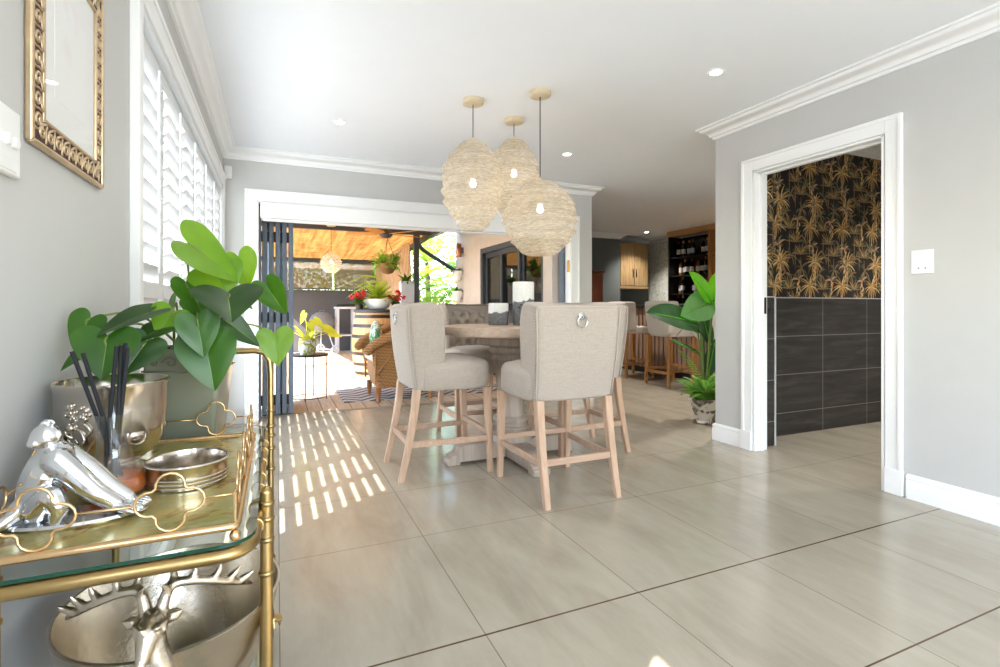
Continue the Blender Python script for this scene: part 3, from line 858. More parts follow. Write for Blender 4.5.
m_shade = mesh_shade()
m_raffia = plain('raffia cord', rgb(186, 168, 136), .85, var=.15, scale=40)
m_lightwood = wood('pale ceiling rose wood', rgb(200, 180, 146), rgb(220, 204, 174), 'x', 1.5, .5)
m_cord = plain('dark pendant cord', rgb(54, 46, 42), .7)
m_bulb = emit('lit bulb', (1, .97, .92, 1), 9)
def pendant(x, y, zt, zb, r, label, seed, shape='egg', zb_bulb=None, zc=ZC, group='woven pendants over the table', rose=True):
    t = thing('pendant_lamp', label, 'pendant lamp', (x, y, zc), group=group)
    q = random.Random(seed)
    top, bot = zt-zc, zb-zc
    if rose:
        mb = MB(); mb.lathe([(0, -.034), (.055, -.034), (.068, -.03), (.073, -.022), (.073, 0), (0, 0)], (0, 0, 0), 28); mb.build('ceiling_rose', m_lightwood, t, smooth=50)
    zl = (zb_bulb-zc) if zb_bulb else top-(top-bot)*.5
    mb = MB(); mb.cyl((0, 0, -.03), (0, 0, zl+.09), .0035, seg=8); mb.build('cord', m_cord, t)
    H_ = top-bot
    # crinkled bands: radius follows the outline plus irregular ruffles
    R = []; n = 64
    for k in range(n+1):
        s_ = k/n
        base = math.sin(PI*(.04+.91*s_**(1.0 if shape == 'round' else .92)))
        base = max(0, base)**(.52 if shape == 'round' else .6)
        R.append(base)
    mx = max(R); ph = [q.uniform(0, 6) for _ in range(6)]
    prof = []
    for k in range(n+1):
        s_ = k/n; rr = R[k]/mx*r
        ruf = 1+.040*math.sin(s_*46+ph[0])+.022*math.sin(s_*97+ph[1])
        prof.append((max(.022, rr*ruf), top-H_*s_))
    prof[0] = (.024, top)
    def wob(a, z): return 1+.022*math.sin(3*a+z*25+ph[2])+.016*math.sin(5*a-z*60+ph[3])+.010*math.sin(9*a+z*110+ph[4])
    mb = MB(); mb.lathe(prof, (0, 0, 0), 56, wob=wob); sh = mb.build('shade', m_shade, t, smooth=180)
    mb = MB()
    for k in (1, 22, 45, 63):
        rr, zz = prof[k]; N = 56
        mb.tube([((rr*1.004)*wob(2*PI*i/N, zz)*math.cos(2*PI*i/N), (rr*1.004)*wob(2*PI*i/N, zz)*math.sin(2*PI*i/N), zz) for i in range(N)], .0013, 5, closed=True)
    mb.build('binding_wire', m_raffia, sh, smooth=180)
    mb = MB(); mb.cyl((0, 0, top-.01), (0, 0, top+.03), .014, .011, 12); mb.build('collar', m_lightwood, t)
    mb = MB(); mb.lathe([(0, zl+.10), (.012, zl+.10), (.02, zl+.085), (.021, zl+.035), (.017, zl+.025), (0, zl+.025)], (0, 0, 0), 16); mb.build('lamp_holder', m_lightwood, t)
    mb = MB(); mb.lathe([(0, zl+.03), (.013, zl+.026), (.014, zl+.014), (.019, zl+.002), (.021, zl-.008), (.018, zl-.02), (.010, zl-.027), (0, zl-.029)], (0, 0, 0), 16); mb.build('bulb', m_bulb, t, smooth=180)
    L = bpy.data.lights.new('bulb_glow', 'POINT'); L.energy = .6; L.color = (1, .93, .84); L.shadow_soft_size = .04
    o = bpy.data.objects.new('bulb_glow', L); COL.objects.link(o); o.location = (x, y, zc+zl-.09)
    return t
pendant(1.232, 3.28, 2.178, 1.575, .212, 'tall oval woven pendant on a short cord, nearest the patio door', 1, 'egg', 1.90)
pendant(1.640, 3.487, 2.305, 1.70, .19, 'middle woven pendant with the shortest cord, hanging behind the other two', 2, 'egg', 2.06)
pendant(1.592, 2.980, 1.872, 1.392, .238, 'round woven pendant hanging lowest on the longest cord', 3, 'round', 1.70)
# ================================================================ gold trolley by the left wall and what stands on it
m_gold = plain('brushed antique gold', rgb(172, 146, 98), .28, 1, var=.07, scale=20)
m_goldlt = plain('bright gold wire', rgb(222, 188, 142), .25, 1, var=.05, scale=20)
m_glass_green = [glassmat('clear shelf glass', (.95, .985, .97, 1)), plain('green glass edge', rgb(10, 60, 44), .12, var=.1)]
m_silver = plain('polished aluminium', rgb(222, 224, 228), .13, 1, var=.03)
m_pewter = plain('hammered champagne silver', rgb(206, 196, 180), .27, 1, var=.06, scale=14, bump=.10, bscale=60)
m_steel = plain('silver plate', rgb(206, 198, 188), .16, 1, var=.05)
X0, X1, CY0, CY1 = -.408, -.036, .918, 1.80
ZR = .655
t = thing('bar_trolley', 'gold two-tier bar trolley with glass shelves against the left wall', 'trolley', (-.22, 1.34, 0))
def L(p): return (p[0]+.22, p[1]-1.34, p[2])
def ring(z, r, name, rad=.05):
    mb = MB(); pts = [L((x, y, z)) for x, y in rrect(X0, CY0, X1, CY1, rad, 6)]; mb.tube(pts, r, 12, closed=True); return mb.build(name, m_gold, t, smooth=180)
ring(ZR, .011, 'upper_rail'); ring(.235, .011, 'lower_rail')
for nm, z in (('upper_shelf', ZR+.013), ('lower_shelf', .248)):
    mb = MB(); mb.prism([L((x, y, 0))[:2] for x, y in rrect(X0-.004, CY0-.002, X1+.004, CY1+.002, .052, 6)], z-.001, z+.005); mb.mi = [1]*(len(mb.f)-2)+[0, 0]; mb.build(nm, m_glass_green, t, smooth=0)
xr, xl = -.019, -.426
for x in (xr, xl):
    for y, top in ((1.09, .690), (1.79, None)):
        mb = MB()
        if top:
            mb.cyl(L((x, y, .07)), L((x, y, top)), .0122, seg=14); mb.sphere(L((x, y, top)), .0122, 12, 8)
            pass
        else:
            if x == xl: continue
            pts = [(xr, y, .07), (xr, y, .5), (xr, y, .84), (xr-.003, y, .878), (xr-.018, y, .904), (xr-.045, y, .912), (xl+.045, y, .912), (xl+.018, y, .904), (xl+.003, y, .878), (xl, y, .84), (xl, y, .5), (xl, y, .07)]
            mb.tube([L(q) for q in pts], .0095, 12)
        for z in (.60, .64, .535, .69-.02, .25, .22):
            if top or z < .68: mb.lathe([(.0122, -.005), (.0150, -.003), (.0150, .003), (.0122, .005)], L((x, y, z)), 14)
        if not top:
            for z in (.72, .55): mb.lathe([(.0095, -.004), (.0125, -.002), (.0125, .002), (.0095, .004)], L((x, y, z)), 14)
            for z in (.60, .64, .535, .25, .22): mb.lathe([(.0122, -.005), (.0150, -.003), (.0150, .003), (.0122, .005)], L((xl, y, z)), 14)
        mb.build('post' if top else 'handle_frame', m_gold, t, smooth=60)
for x in (xr, xl):
    for y in (1.09, 1.79):
        mb = MB()       # caster with its brake lever
        mb.cyl(L((x, y, .045)), L((x, y, .08)), .011, seg=12)
        mb.prism([(y-1.34-.006, .03), (y-1.34+.010, .062), (y-1.34-.022, .062), (y-1.34-.03, .034)], x+.22-.014, x+.22+.014, 'x')
        sg = 1 if x == xr else -1
        mb.box(L((x+(.012 if sg > 0 else -.034), y-.028, .052)), L((x+(.034 if sg > 0 else -.012), y+.01, .058)))
        mb.box(L((x+(.022 if sg > 0 else -.03), y-.012, .034)), L((x+(.030 if sg > 0 else -.022), y-.004, .054)))
        c = mb.build('caster', m_gold, t, smooth=40, bevel=.001)
        mb = MB(); mb.cyl(L((x-.009, y-.012, .026)), L((x+.009, y-.012, .026)), .026, seg=20); mb.build('wheel', m_black, c, smooth=40)
mb = MB()
for y in (1.02, 1.10, 1.22, 1.3, 1.42, 1.53, 1.62):      # rings round the side rail
    for x in (X1,):
        mb.tube([L((x+.0128*math.cos(2*PI*k/14), y, ZR+.0128*math.sin(2*PI*k/14))) for k in range(14)], .0032, 6, closed=True)
mb.build('rail_ring', m_gold, t, smooth=180)

# ---------------------------------------------------------------- gallery tray
def tray_mat():
    t = NT('gilt marbled mirror'); n = t.noise(t.coord(), 9, 6, .6, 1.6)
    c = t.ramp(n.outputs['Fac'], [(.36, rgb(150, 112, 62)), (.46, rgb(196, 176, 104)), (.56, rgb(178, 170, 110)), (.68, rgb(214, 200, 150))])
    p = t.bsdf(c, .2, .4); return t.done(p)
TZ = .697; tx0, tx1, ty0, ty1 = -.396, -.062, .925, 1.572
ztop = ZR+.018
t = thing('gallery_tray', 'gold mirrored tray with a quatrefoil gallery on the trolley top', 'tray', (-.229, 1.27, ztop))
def L(p): return (p[0]+.229, p[1]-1.27, p[2]-ztop)
mb = MB(); mb.box(L((tx0, ty0, TZ-.004)), L((tx1, ty1, TZ))); mb.build('base', tray_mat(), t, smooth=0)
mb = MB(); mb.tube([L((x, y, TZ+.001)) for x, y in rrect(tx0-.003, ty0-.003, tx1+.003, ty1+.003, .012, 3)], .0062, 10, closed=True); mb.build('rim', m_goldlt, t, smooth=180)
for x in (tx0, tx1):
    for y in (ty0, ty1):
        mb = MB(); h = TZ-.006-ztop; mb.sphere(L((x, y, ztop+h/2)), (.0085, .0085, h/2+.0005), 12, 8); mb.build('foot', m_goldlt, t, smooth=180)
def quatrefoil(c, ax, h, w, r, mb):
    """wire four-lobed loop in the plane of ax (unit horizontal vector) and z"""
    ax = Vector(ax); pts = []
    seq = []
    a = .36
    for k in range(4):
        base = k*PI/2
        for j in range(9):
            th = base + math.radians(-100+200*j/8)
            lc = .58; lr = .42
            seq.append((lc*math.cos(base)+lr*math.cos(th), lc*math.sin(base)+lr*math.sin(th)))
    pts = [Vector(c)+ax*(w*u)+Vector((0, 0, h*v)) for u, v in seq]
    mb.tube(pts, r, 7, closed=True)
ZG = TZ+.052
def gallery(p0, p1, cs):
    p0, p1 = Vector(p0), Vector(p1); ax = (p1-p0).normalized(); Ln = (p1-p0).length
    mb = MB(); w = .046; prev = 0
    for c in cs:
        mb.tube([L(p0+ax*prev), L(p0+ax*(c-w))], .0019, 6); prev = c+w
    mb.tube([L(p0+ax*prev), L(p1)], .0019, 6)
    for c in cs:
        quatrefoil(L(p0+ax*c), ax, .0445, .0465, .0023, mb)
        mb.tube([L(p0+ax*c-Vector((0, 0, .045))), L(p0+ax*c-Vector((0, 0, .05)))], .003, 6)
    return mb.build('gallery_wire', m_goldlt, t, smooth=180)
gallery((tx0, ty0, ZG), (tx1, ty0, ZG), (.082, .245)); gallery((tx0, ty1, ZG), (tx1, ty1, ZG), (.082, .245))
gallery((tx1, ty0, ZG), (tx1, ty1, ZG), (.09, .246, .402, .558)); gallery((tx0, ty0, ZG), (tx0, ty1, ZG), (.09, .246, .402, .558))
mb = MB()
for x in (tx0, tx1):
    for y in (ty0, ty1): mb.cyl(L((x, y, TZ)), L((x, y, ZG+.004)), .0024, seg=6)
mb.build('corner_pin', m_goldlt, t)

# ---------------------------------------------------------------- silver crouching figurine
def remesh(o, vox, smooth_iter=6, fac=.6):
    m = o.modifiers.new('weld', 'REMESH'); m.mode = 'VOXEL'; m.voxel_size = vox; m.use_smooth_shade = True
    if smooth_iter:
        s_ = o.modifiers.new('soft', 'SMOOTH'); s_.iterations = smooth_iter; s_.factor = fac
t = thing('figurine', 'polished silver figurine of a crouching figure with long arms on an oval base', 'figurine', (-.306, 1.062, TZ)); t.scale = (.84, .84, .86)
mb = MB()
R_ = Matrix.Rotation(math.radians(6), 4, 'Z')
# oval base plate
mb.lathe([(0, 0), (.112, 0), (.118, .004), (.112, .009), (0, .010)], (0, 0, 0), 40, M=Matrix.Diagonal((1, .46, 1, 1)))
b1 = mb.build('base', m_silver, t, smooth=50)
mb = MB()
def limb(pts, rs, n=6):
    P = catmull(pts, n); Rr = []
    N = len(pts)-1
    for i in range(len(P)):
        f = i/(len(P)-1)*N; k = min(int(f), N-1); Rr.append(rs[k]+(rs[k+1]-rs[k])*(f-k))
    mb.tube(P, Rr, 12); mb.sphere(P[0], Rr[0], 10, 8); mb.sphere(P[-1], Rr[-1], 10, 8)
# torso: hunched back rising from the hips to the shoulders
limb([(-.058, .010, .030), (-.056, .008, .066), (-.046, .002, .100), (-.032, -.002, .126)], [.036, .040, .037, .030])
limb([(-.034, 0, .118), (-.040, -.004, .138), (-.046, -.006, .150)], [.024, .018, .016])
# head turned down to the left, with jaw, ears and a curl on top
mb.sphere((-.046, -.008, .166), (.024, .022, .024), 18, 12); mb.sphere((-.058, -.018, .157), (.014, .013, .012), 12, 8)
mb.sphere((-.024, -.014, .168), (.006, .005, .010), 8, 6); mb.sphere((-.066, .004, .169), (.006, .005, .009), 8, 6)
mb.tube([(-.042+.010*math.cos(a), -.010, .189+.007*math.sin(a)) for a in [k*PI/6 for k in range(11)]], .0034, 6)
# near and far arms sweeping forward to the toes
limb([(-.026, -.020, .122), (.004, -.026, .092), (.036, -.026, .056), (.070, -.022, .026)], [.025, .0225, .019, .0145])
limb([(-.022, .016, .122), (.014, .018, .090), (.048, .016, .054), (.082, .012, .026)], [.024, .021, .018, .014])
for k in range(5):
    o = -.016+.008*k; limb([(.066, -.022+o*.6, .022), (.086+.004*(2-abs(k-2)), -.024+o*1.2, .0185), (.106+.004*(2-abs(k-2)), -.026+o*1.35, .0125)], [.0056, .005, .0042], 3)
    limb([(.080, .012+o*.6, .022), (.098+.004*(2-abs(k-2)), .012+o*1.1, .0175), (.114+.003*(2-abs(k-2)), .012+o*1.2, .0125)], [.0056, .005, .0042], 3)
# bent legs: knees drawn up, feet to the back left
limb([(-.056, -.012, .032), (-.030, -.036, .060), (-.016, -.040, .036), (-.020, -.040, .016)], [.028, .021, .017, .012])
limb([(-.060, .014, .036), (-.078, -.008, .040), (-.092, -.020, .026), (-.104, -.032, .016)], [.026, .020, .015, .011])
for k in range(4):
    limb([(-.102, -.030+.006*(k-1.5), .016), (-.115, -.040+.007*(k-1.5), .0115)], [.0052, .0042], 2)
bd = mb.build('body', m_silver, t, smooth=180); remesh(bd, .0019, 3, .4)

# ---------------------------------------------------------------- reed diffuser
m_clear = panemat('clear bottle glass', (.96, .97, .97, 1), .25, .01, .8)
m_amber = NT('amber oil'); p_ = m_amber.bsdf(rgb(240, 116, 32), .05, 0); p_.inputs['Transmission Weight'].default_value = .3; p_.inputs['IOR'].default_value = 1.36; m_amber = m_amber.done(p_)
m_reed = plain('black reeds', rgb(26, 27, 32), .8, var=.2)
t = thing('reed_diffuser', 'glass reed diffuser bottle with amber oil behind the silver figurine', 'diffuser', (-.280, 1.166, TZ))
out_ = [(0, 0), (.046, 0), (.052, .006), (.0535, .016), (.051, .032), (.044, .050), (.034, .064), (.0285, .076), (.027, .09), (.0275, .150), (.0295, .154)]
inn = [(.027, .154), (.0248, .150), (.0245, .09), (.026, .076), (.0315, .064), (.0415, .05), (.0485, .032), (.051, .016), (.049, .008), (.044, .005), (0, .005)]
mb = MB(); mb.lathe(out_+inn, (0, 0, 0), 40); mb.build('bottle', m_clear, t, smooth=50)
mb = MB(); mb.lathe([(0, .0055), (.0438, .0055), (.0486, .0084), (.0505, .016), (.0480, .032), (.0462, .036), (0, .036)], (0, 0, 0), 40); mb.build('oil', m_amber, t, smooth=50)
for (bx, by, tx, ty, tz) in ((.014, .01, -.062, -.004, .272), (.018, 0, -.048, .004, .268), (.004, -.012, .008, .012, .280), (-.008, .008, .015, .014, .284), (-.016, -.004, .003, .004, .279), (-.004, .012, .021, .002, .276)):
    mb = MB(); mb.cyl((bx, by, .008), (tx, ty, tz), .0037, seg=8); mb.build('reed', m_reed, t)

# ---------------------------------------------------------------- wine coaster
t = thing('wine_coaster', 'round low silver bottle coaster on the tray in front of the green planter', 'coaster', (-.166, 1.205, TZ))
mb = MB(); mb.lathe([(0, 0), (.070, 0), (.074, .002), (.074, .006), (.0725, .008), (.0735, .010), (.0735, .013), (.072, .015), (.073, .017), (.073, .020), (.0715, .022), (.0715, .038), (.0735, .041), (.0745, .044), (.0735, .047), (.0705, .047), (.0695, .044), (.0695, .020), (.067, .006), (.05, .005), (.048, .0075), (.03, .0075), (.028, .005), (0, .005)], (0, 0, 0), 56)
cb = mb.build('dish', m_steel, t, smooth=35)
mb = MB(); N = 96
for k in range(N): a = 2*PI*k/N; mb.sphere((.0738*math.cos(a), .0738*math.sin(a), .0445), .0019, 6, 4)
mb.build('beaded_rim', m_steel, cb, smooth=180)

# ---------------------------------------------------------------- champagne bucket
t = thing('ice_bucket', 'silver ice bucket with embossed crest and ring handles behind the diffuser', 'bucket', (-.322, 1.335, TZ))
bo = [(0, 0), (.058, 0), (.062, .003), (.062, .010), (.050, .016), (.046, .024), (.056, .030), (.075, .044), (.088, .068), (.0945, .1), (.098, .14), (.100, .186), (.1035, .192), (.1035, .196), (.100, .198), (.0975, .195), (.0965, .14), (.092, .10), (.084, .066), (.06, .036), (0, .03)]
mb = MB(); mb.lathe(bo, (0, 0, 0), 56); bk = mb.build('bowl', m_steel, t, smooth=40)
def on_bucket(adeg, z, off=0):
    a = math.radians(adeg); r = .0945+(z-.1)*.08 if z >= .1 else .088
    return (( r+off)*math.cos(a), (r+off)*math.sin(a), z)
mb = MB(); q = random.Random(2)
for k in range(30):                 # crest of curled leaves facing the room
    a = q.uniform(0, 2*PI); rr = q.uniform(.004, .024); s_ = q.uniform(.003, .006)
    mb.sphere(on_bucket(-112+math.degrees(rr*math.cos(a)/.098), .142+rr*math.sin(a)*.8, .001), (s_, s_, s_), 8, 6)
for sg in (-1, 1):
    pts = [on_bucket(-112+sg*math.degrees((.012+.012*math.sin(k*.5))/.098), .125-.005*k, .003) for k in range(9)]; mb.tube(catmull(pts, 3), .003, 6)
mb.build('crest', m_steel, t, smooth=180)
def ringh(adeg):
    mb = MB(); N = 24; a = math.radians(adeg); c = Vector(on_bucket(adeg, .092, .006)); tn = Vector((-math.sin(a), math.cos(a), 0))
    mb.tube([c+tn*(.022*math.cos(2*PI*k/N))+Vector((0, 0, .022*math.sin(2*PI*k/N))) for k in range(N)], .0036, 8, closed=True)
    mb.sphere(on_bucket(adeg, .116, .003), (.008, .008, .008), 10, 8); return mb.build('ring_handle', m_steel, t, smooth=180)
ringh(-118); ringh(62)
mb = MB(); a = math.radians(-50); Mx = Matrix.Rotation(a, 4, 'Z') @ Matrix.Rotation(PI/2, 4, 'Y')
mb.lathe([(0, .007), (.012, .006), (.017, .003), (.019, .005), (.022, .004), (.024, 0)], on_bucket(-50, .088, -.001), 24, M=Mx); mb.build('boss', m_steel, t, smooth=60)

# ---------------------------------------------------------------- sage planter with heart-leaved plant
m_sage = plain('sage green glaze', rgb(132, 133, 114), .28, var=.07, scale=5, Coat_Weight=.3)
m_sage_dk = plain('sage glaze relief', rgb(108, 108, 90), .3, var=.1, scale=30)
m_soil = plain('potting soil', rgb(52, 40, 32), .95, var=.4, scale=60, bump=.8)
PX, PY = -.222, 1.677; PZ = ztop
PRZ = math.radians(-7)
t = thing('planter_pot', 'square sage green glazed planter with scroll relief on the trolley', 'plant pot', (PX, PY, PZ), PRZ)
mb = MB(); secs = []
for z, h in ((0, .070), (.005, .073), (.14, .084), (.25, .0945), (.261, .0955), (.265, .094), (.265, .086), (.25, .084), (.12, .075), (.02, .066)):
    secs.append([(x, y, z) for x, y in rrect(-h, -h, h, h, .012, 4)])
mb.loft(secs); pot = mb.build('pot', m_sage, t, smooth=50)
mb = MB(); mb.prism(rrect(-.083, -.083, .083, .083, .01, 3), .22, .247); mb.build('soil', m_soil, t)
mb = MB()
for M in (Matrix.Identity(4), Matrix.Rotation(-PI/2, 4, 'Z'), Matrix.Rotation(PI/2, 4, 'Z')):
    for sx in (-1, 1):
        for cx_, rr in ((.025, .018), (.063, .014)):
            pts = []
            for k in range(22):
                th = k*.36; r_ = rr*(1-.04*k); pts.append(M @ Vector((sx*(cx_+r_*math.cos(th)), -.0935+(.21-(.205+r_*math.sin(th)*.9))*.04, .230+r_*math.sin(th)*.9)))
            mb.tube(pts, .0028, 6)
    mb.tube([M @ Vector((-.088, -.0925, .207)), M @ Vector((-.03, -.0925, .207)), M @ Vector((0, -.0925, .201)), M @ Vector((.03, -.0925, .207)), M @ Vector((.088, -.0925, .207))], .0025, 6)
mb.build('scroll_relief', m_sage_dk, pot, smooth=180)

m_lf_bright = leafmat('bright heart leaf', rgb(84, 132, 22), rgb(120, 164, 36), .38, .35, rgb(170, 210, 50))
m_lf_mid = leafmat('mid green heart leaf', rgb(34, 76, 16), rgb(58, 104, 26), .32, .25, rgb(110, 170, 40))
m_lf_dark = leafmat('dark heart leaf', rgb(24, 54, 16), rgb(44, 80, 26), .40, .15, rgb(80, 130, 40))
m_stem = plain('green stem', rgb(112, 132, 60), .5, var=.15)
t['label'] = 'heart-leaved green plant in a square sage planter on the gold trolley'; t['category'] = 'potted plant'; t.name = 'potted_plant'
plant = t
Mi = (Matrix.Translation(Vector((PX, PY, PZ))) @ Matrix.Rotation(PRZ, 4, 'Z')).inverted()
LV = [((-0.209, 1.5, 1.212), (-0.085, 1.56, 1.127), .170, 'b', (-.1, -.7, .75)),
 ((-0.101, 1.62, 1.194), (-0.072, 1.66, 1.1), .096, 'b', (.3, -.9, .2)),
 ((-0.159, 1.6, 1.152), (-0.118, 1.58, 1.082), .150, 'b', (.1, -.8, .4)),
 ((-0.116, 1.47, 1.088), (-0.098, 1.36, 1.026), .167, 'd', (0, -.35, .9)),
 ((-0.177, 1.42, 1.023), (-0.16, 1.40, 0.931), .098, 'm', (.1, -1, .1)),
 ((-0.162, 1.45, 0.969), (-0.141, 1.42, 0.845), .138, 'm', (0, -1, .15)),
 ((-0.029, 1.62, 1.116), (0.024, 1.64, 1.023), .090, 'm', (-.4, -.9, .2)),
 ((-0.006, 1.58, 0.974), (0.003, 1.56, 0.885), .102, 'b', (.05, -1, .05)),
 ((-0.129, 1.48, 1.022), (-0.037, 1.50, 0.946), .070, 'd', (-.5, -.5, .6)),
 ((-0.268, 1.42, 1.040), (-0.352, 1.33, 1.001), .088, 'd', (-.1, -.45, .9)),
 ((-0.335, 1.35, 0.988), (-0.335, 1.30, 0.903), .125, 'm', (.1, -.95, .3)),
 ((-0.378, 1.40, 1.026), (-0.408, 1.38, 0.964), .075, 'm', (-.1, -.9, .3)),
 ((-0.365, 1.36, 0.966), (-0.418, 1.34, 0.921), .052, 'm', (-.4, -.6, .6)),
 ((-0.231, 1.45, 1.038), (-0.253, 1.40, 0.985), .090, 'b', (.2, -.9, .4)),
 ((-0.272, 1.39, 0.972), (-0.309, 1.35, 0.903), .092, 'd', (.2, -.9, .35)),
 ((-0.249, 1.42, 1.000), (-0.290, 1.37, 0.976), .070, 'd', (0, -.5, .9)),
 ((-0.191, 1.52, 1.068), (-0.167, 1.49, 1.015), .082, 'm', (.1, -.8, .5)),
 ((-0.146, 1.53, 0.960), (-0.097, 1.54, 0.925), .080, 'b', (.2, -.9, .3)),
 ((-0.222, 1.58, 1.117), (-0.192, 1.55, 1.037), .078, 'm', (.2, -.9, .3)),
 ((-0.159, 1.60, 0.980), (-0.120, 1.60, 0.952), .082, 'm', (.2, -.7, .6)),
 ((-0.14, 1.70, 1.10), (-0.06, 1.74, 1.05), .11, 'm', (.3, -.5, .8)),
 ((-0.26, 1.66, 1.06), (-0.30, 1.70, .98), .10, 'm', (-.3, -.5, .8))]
mats = {'b': m_lf_bright, 'm': m_lf_mid, 'd': m_lf_dark}
m_vein = leafmat('pale leaf rib', rgb(96, 136, 56), rgb(116, 152, 66), .4, .2)
q = random.Random(11)
for b, tp, w, m, up in LV:
    mb = MB(); B = Mi @ Vector(b); T = Mi @ Vector(tp); U = (Mi.to_3x3() @ Vector(up))
    leaf_surface(mb, B, T, U, w, 'heart', fold=.20, curl=.12, wave=.02)
    lf_ = mb.build('leaf', [mats[m], m_vein], plant, sub=1, smooth=180)
    mb = MB(); d = (T-B).normalized(); r0 = Vector((q.uniform(-.045, .045), q.uniform(-.045, .045), .249))
    mid = r0.lerp(B, .55)+Vector((0, 0, .05))*(1 if b[2] > .95 else 2.0)
    P = catmull([r0, mid, B-U.normalized()*.004, B+d*(T-B).length*.3-U.normalized()*.003], 6); mb.tube(P, [.0034-.0018*i/len(P) for i in range(len(P))], 6)
    mb.build('stem', m_stem, plant, smooth=180)
mb = MB()
for k in range(70):
    x, y = q.uniform(-.078, .078), q.uniform(-.078, .078)
    for j in range(3):
        a = q.uniform(0, 6.28); l = q.uniform(.012, .026); b = Vector((x, y, .247)); e = b+Vector((l*math.cos(a)*.7, l*math.sin(a)*.7, l)); s_ = Vector((-math.sin(a), math.cos(a), 0))*.005
        mb.add([b-s_*.3, b+s_*.3, e], [(0, 1, 2)])
mb.build('ground_cover', m_lf_mid, plant, smooth=0)['kind'] = 'stuff'

# ---------------------------------------------------------------- stag bowl on the lower shelf
BX, BY, BZ = -.186, 1.2, .254
t = thing('stag_bowl', 'large champagne silver oval bowl with a stag head and antlers on the lower trolley shelf', 'bowl', (BX, BY, BZ))
S = Matrix.Diagonal((1, 1.1, 1, 1))
bo = [(0, 0), (.07, 0), (.08, .003), (.115, .03), (.152, .082), (.176, .142), (.19, .212), (.1935, .221), (.191, .223), (.187, .222), (.172, .144), (.147, .086), (.11, .036), (.07, .01), (0, .008)]
mb = MB(); mb.lathe(bo, (0, 0, 0), 72, M=S); mb.build('bowl', m_pewter, t, smooth=60)
mb = MB()      # stag bust on the near rim, muzzle towards the room
hy = -.208
def blob(pts, rs): 
    P = catmull(pts, 5); N = len(pts)-1; Rr = []
    for i in range(len(P)):
        f = i/(len(P)-1)*N; k = min(int(f), N-1); Rr.append(rs[k]+(rs[k+1]-rs[k])*(f-k))
    mb.tube(P, Rr, 12); mb.sphere(P[0], Rr[0], 10, 8); mb.sphere(P[-1], Rr[-1], 10, 8)
blob([(.020, hy+.02, .10), (.014, hy-.004, .16), (.004, hy-.012, .205), (0, hy-.008, .232)], [.026, .025, .021, .020])
blob([(0, hy-.002, .246), (-.003, hy-.020, .236), (-.006, hy-.034, .218), (-.008, hy-.039, .207)], [.0225, .0180, .0115, .0095])
mb.sphere((-.0085, hy-.047, .205), (.0085, .005, .006), 10, 8)
for sx in (-1, 1):
    blob([(sx*.017, hy, .247), (sx*.031, hy+.002, .252), (sx*.040, hy+.0, .256)], [.008, .011, .003])
    mb.sphere((sx*.0185, hy-.020, .243), (.006, .007, .006), 10, 8); blob([(sx*.010, hy-.030, .250), (sx*.020, hy-.018, .252), (sx*.024, hy-.008, .248)], [.004, .0045, .003])
    blob([(sx*.0095, hy+.004, .258), (sx*.016, hy+.012, .282), (sx*.024, hy+.018, .294), (sx*.05, hy+.026, .292), (sx*.088, hy+.042, .276), (sx*.120, hy+.068, .254), (sx*.142, hy+.098, .232)], [.0105, .0088, .0084, .0080, .0078, .007, .0036])
    for (a, b) in (((.016, .012, .282), (.012, -.004, .306)), ((.024, .018, .294), (.018, .028, .324)), ((.05, .026, .292), (.055, .026, .318)), ((.080, .038, .280), (.094, .040, .304)), ((.103, .054, .267), (.124, .055, .287)), ((.120, .068, .254), (.145, .070, .267))):
        A = (sx*a[0], hy+a[1], a[2]); Bq = (sx*b[0], hy+b[1], b[2]); m_ = ((A[0]+Bq[0])/2+sx*.004, (A[1]+Bq[1])/2+.004, (A[2]+Bq[2])/2)
        blob([A, m_, Bq], [.0076, .006, .0026])
st = mb.build('stag_head', m_pewter, t, smooth=180, loc=(0, 0, .034)); remesh(st, .0026, 3, .4)

# ---------------------------------------------------------------- gilt picture frame
m_gilt = plain('champagne gilt frame', rgb(204, 180, 148), .36, .8, var=.1, scale=18)
m_giltdk = plain('dark brown frame ground', rgb(74, 48, 42), .6, .2, var=.2, scale=30)
m_mat = plain('white picture mount', rgb(238, 238, 236), .8, var=.01)
def print_mat():
    tt = NT('pale botanical print'); n = tt.noise(tt.coord(), 9, 4); 
    c = tt.ramp(n.outputs['Fac'], [(.5, rgb(240, 240, 238)), (.66, rgb(236, 226, 228)), (.75, rgb(224, 200, 208))]); return tt.done(tt.bsdf(c, .6))
FY0, FY1, FZ0, FZ1 = 1.250, 1.690, 1.367, 1.875
t = thing('picture_frame', 'ornate gilt picture frame with white mount on the left wall by the window', 'picture', (XL, (FY0+FY1)/2, FZ0))
yc = (FY0+FY1)/2; W2 = (FY1-FY0)/2; Hh = FZ1-FZ0
def fr(inset, w, x0, x1):
    mb = MB(); a, b = inset, inset+w
    y0, y1, z0, z1 = -W2+a, W2-a, a, Hh-a
    P = [(y0, z0), (y1, z0), (y1, z1), (y0, z1)]; Q = [(y0+w, z0+w), (y1-w, z0+w), (y1-w, z1-w), (y0+w, z1-w)]
    for k in range(4):
        l = (k+1) % 4; poly = [P[k], P[l], Q[l], Q[k]]; mb.prism(poly, x0, x1, 'x')
    return mb
fr(0, .011, .0, .016).build('moulding', m_gilt, t, bevel=.005, bseg=3, smooth=50)
band = fr(.010, .046, .0, .011).build('ornament_band', m_giltdk, t, smooth=0)
fr(.055, .008, .0, .015).build('inner_moulding', m_gilt, t, bevel=.003, smooth=50)
mb = MB()
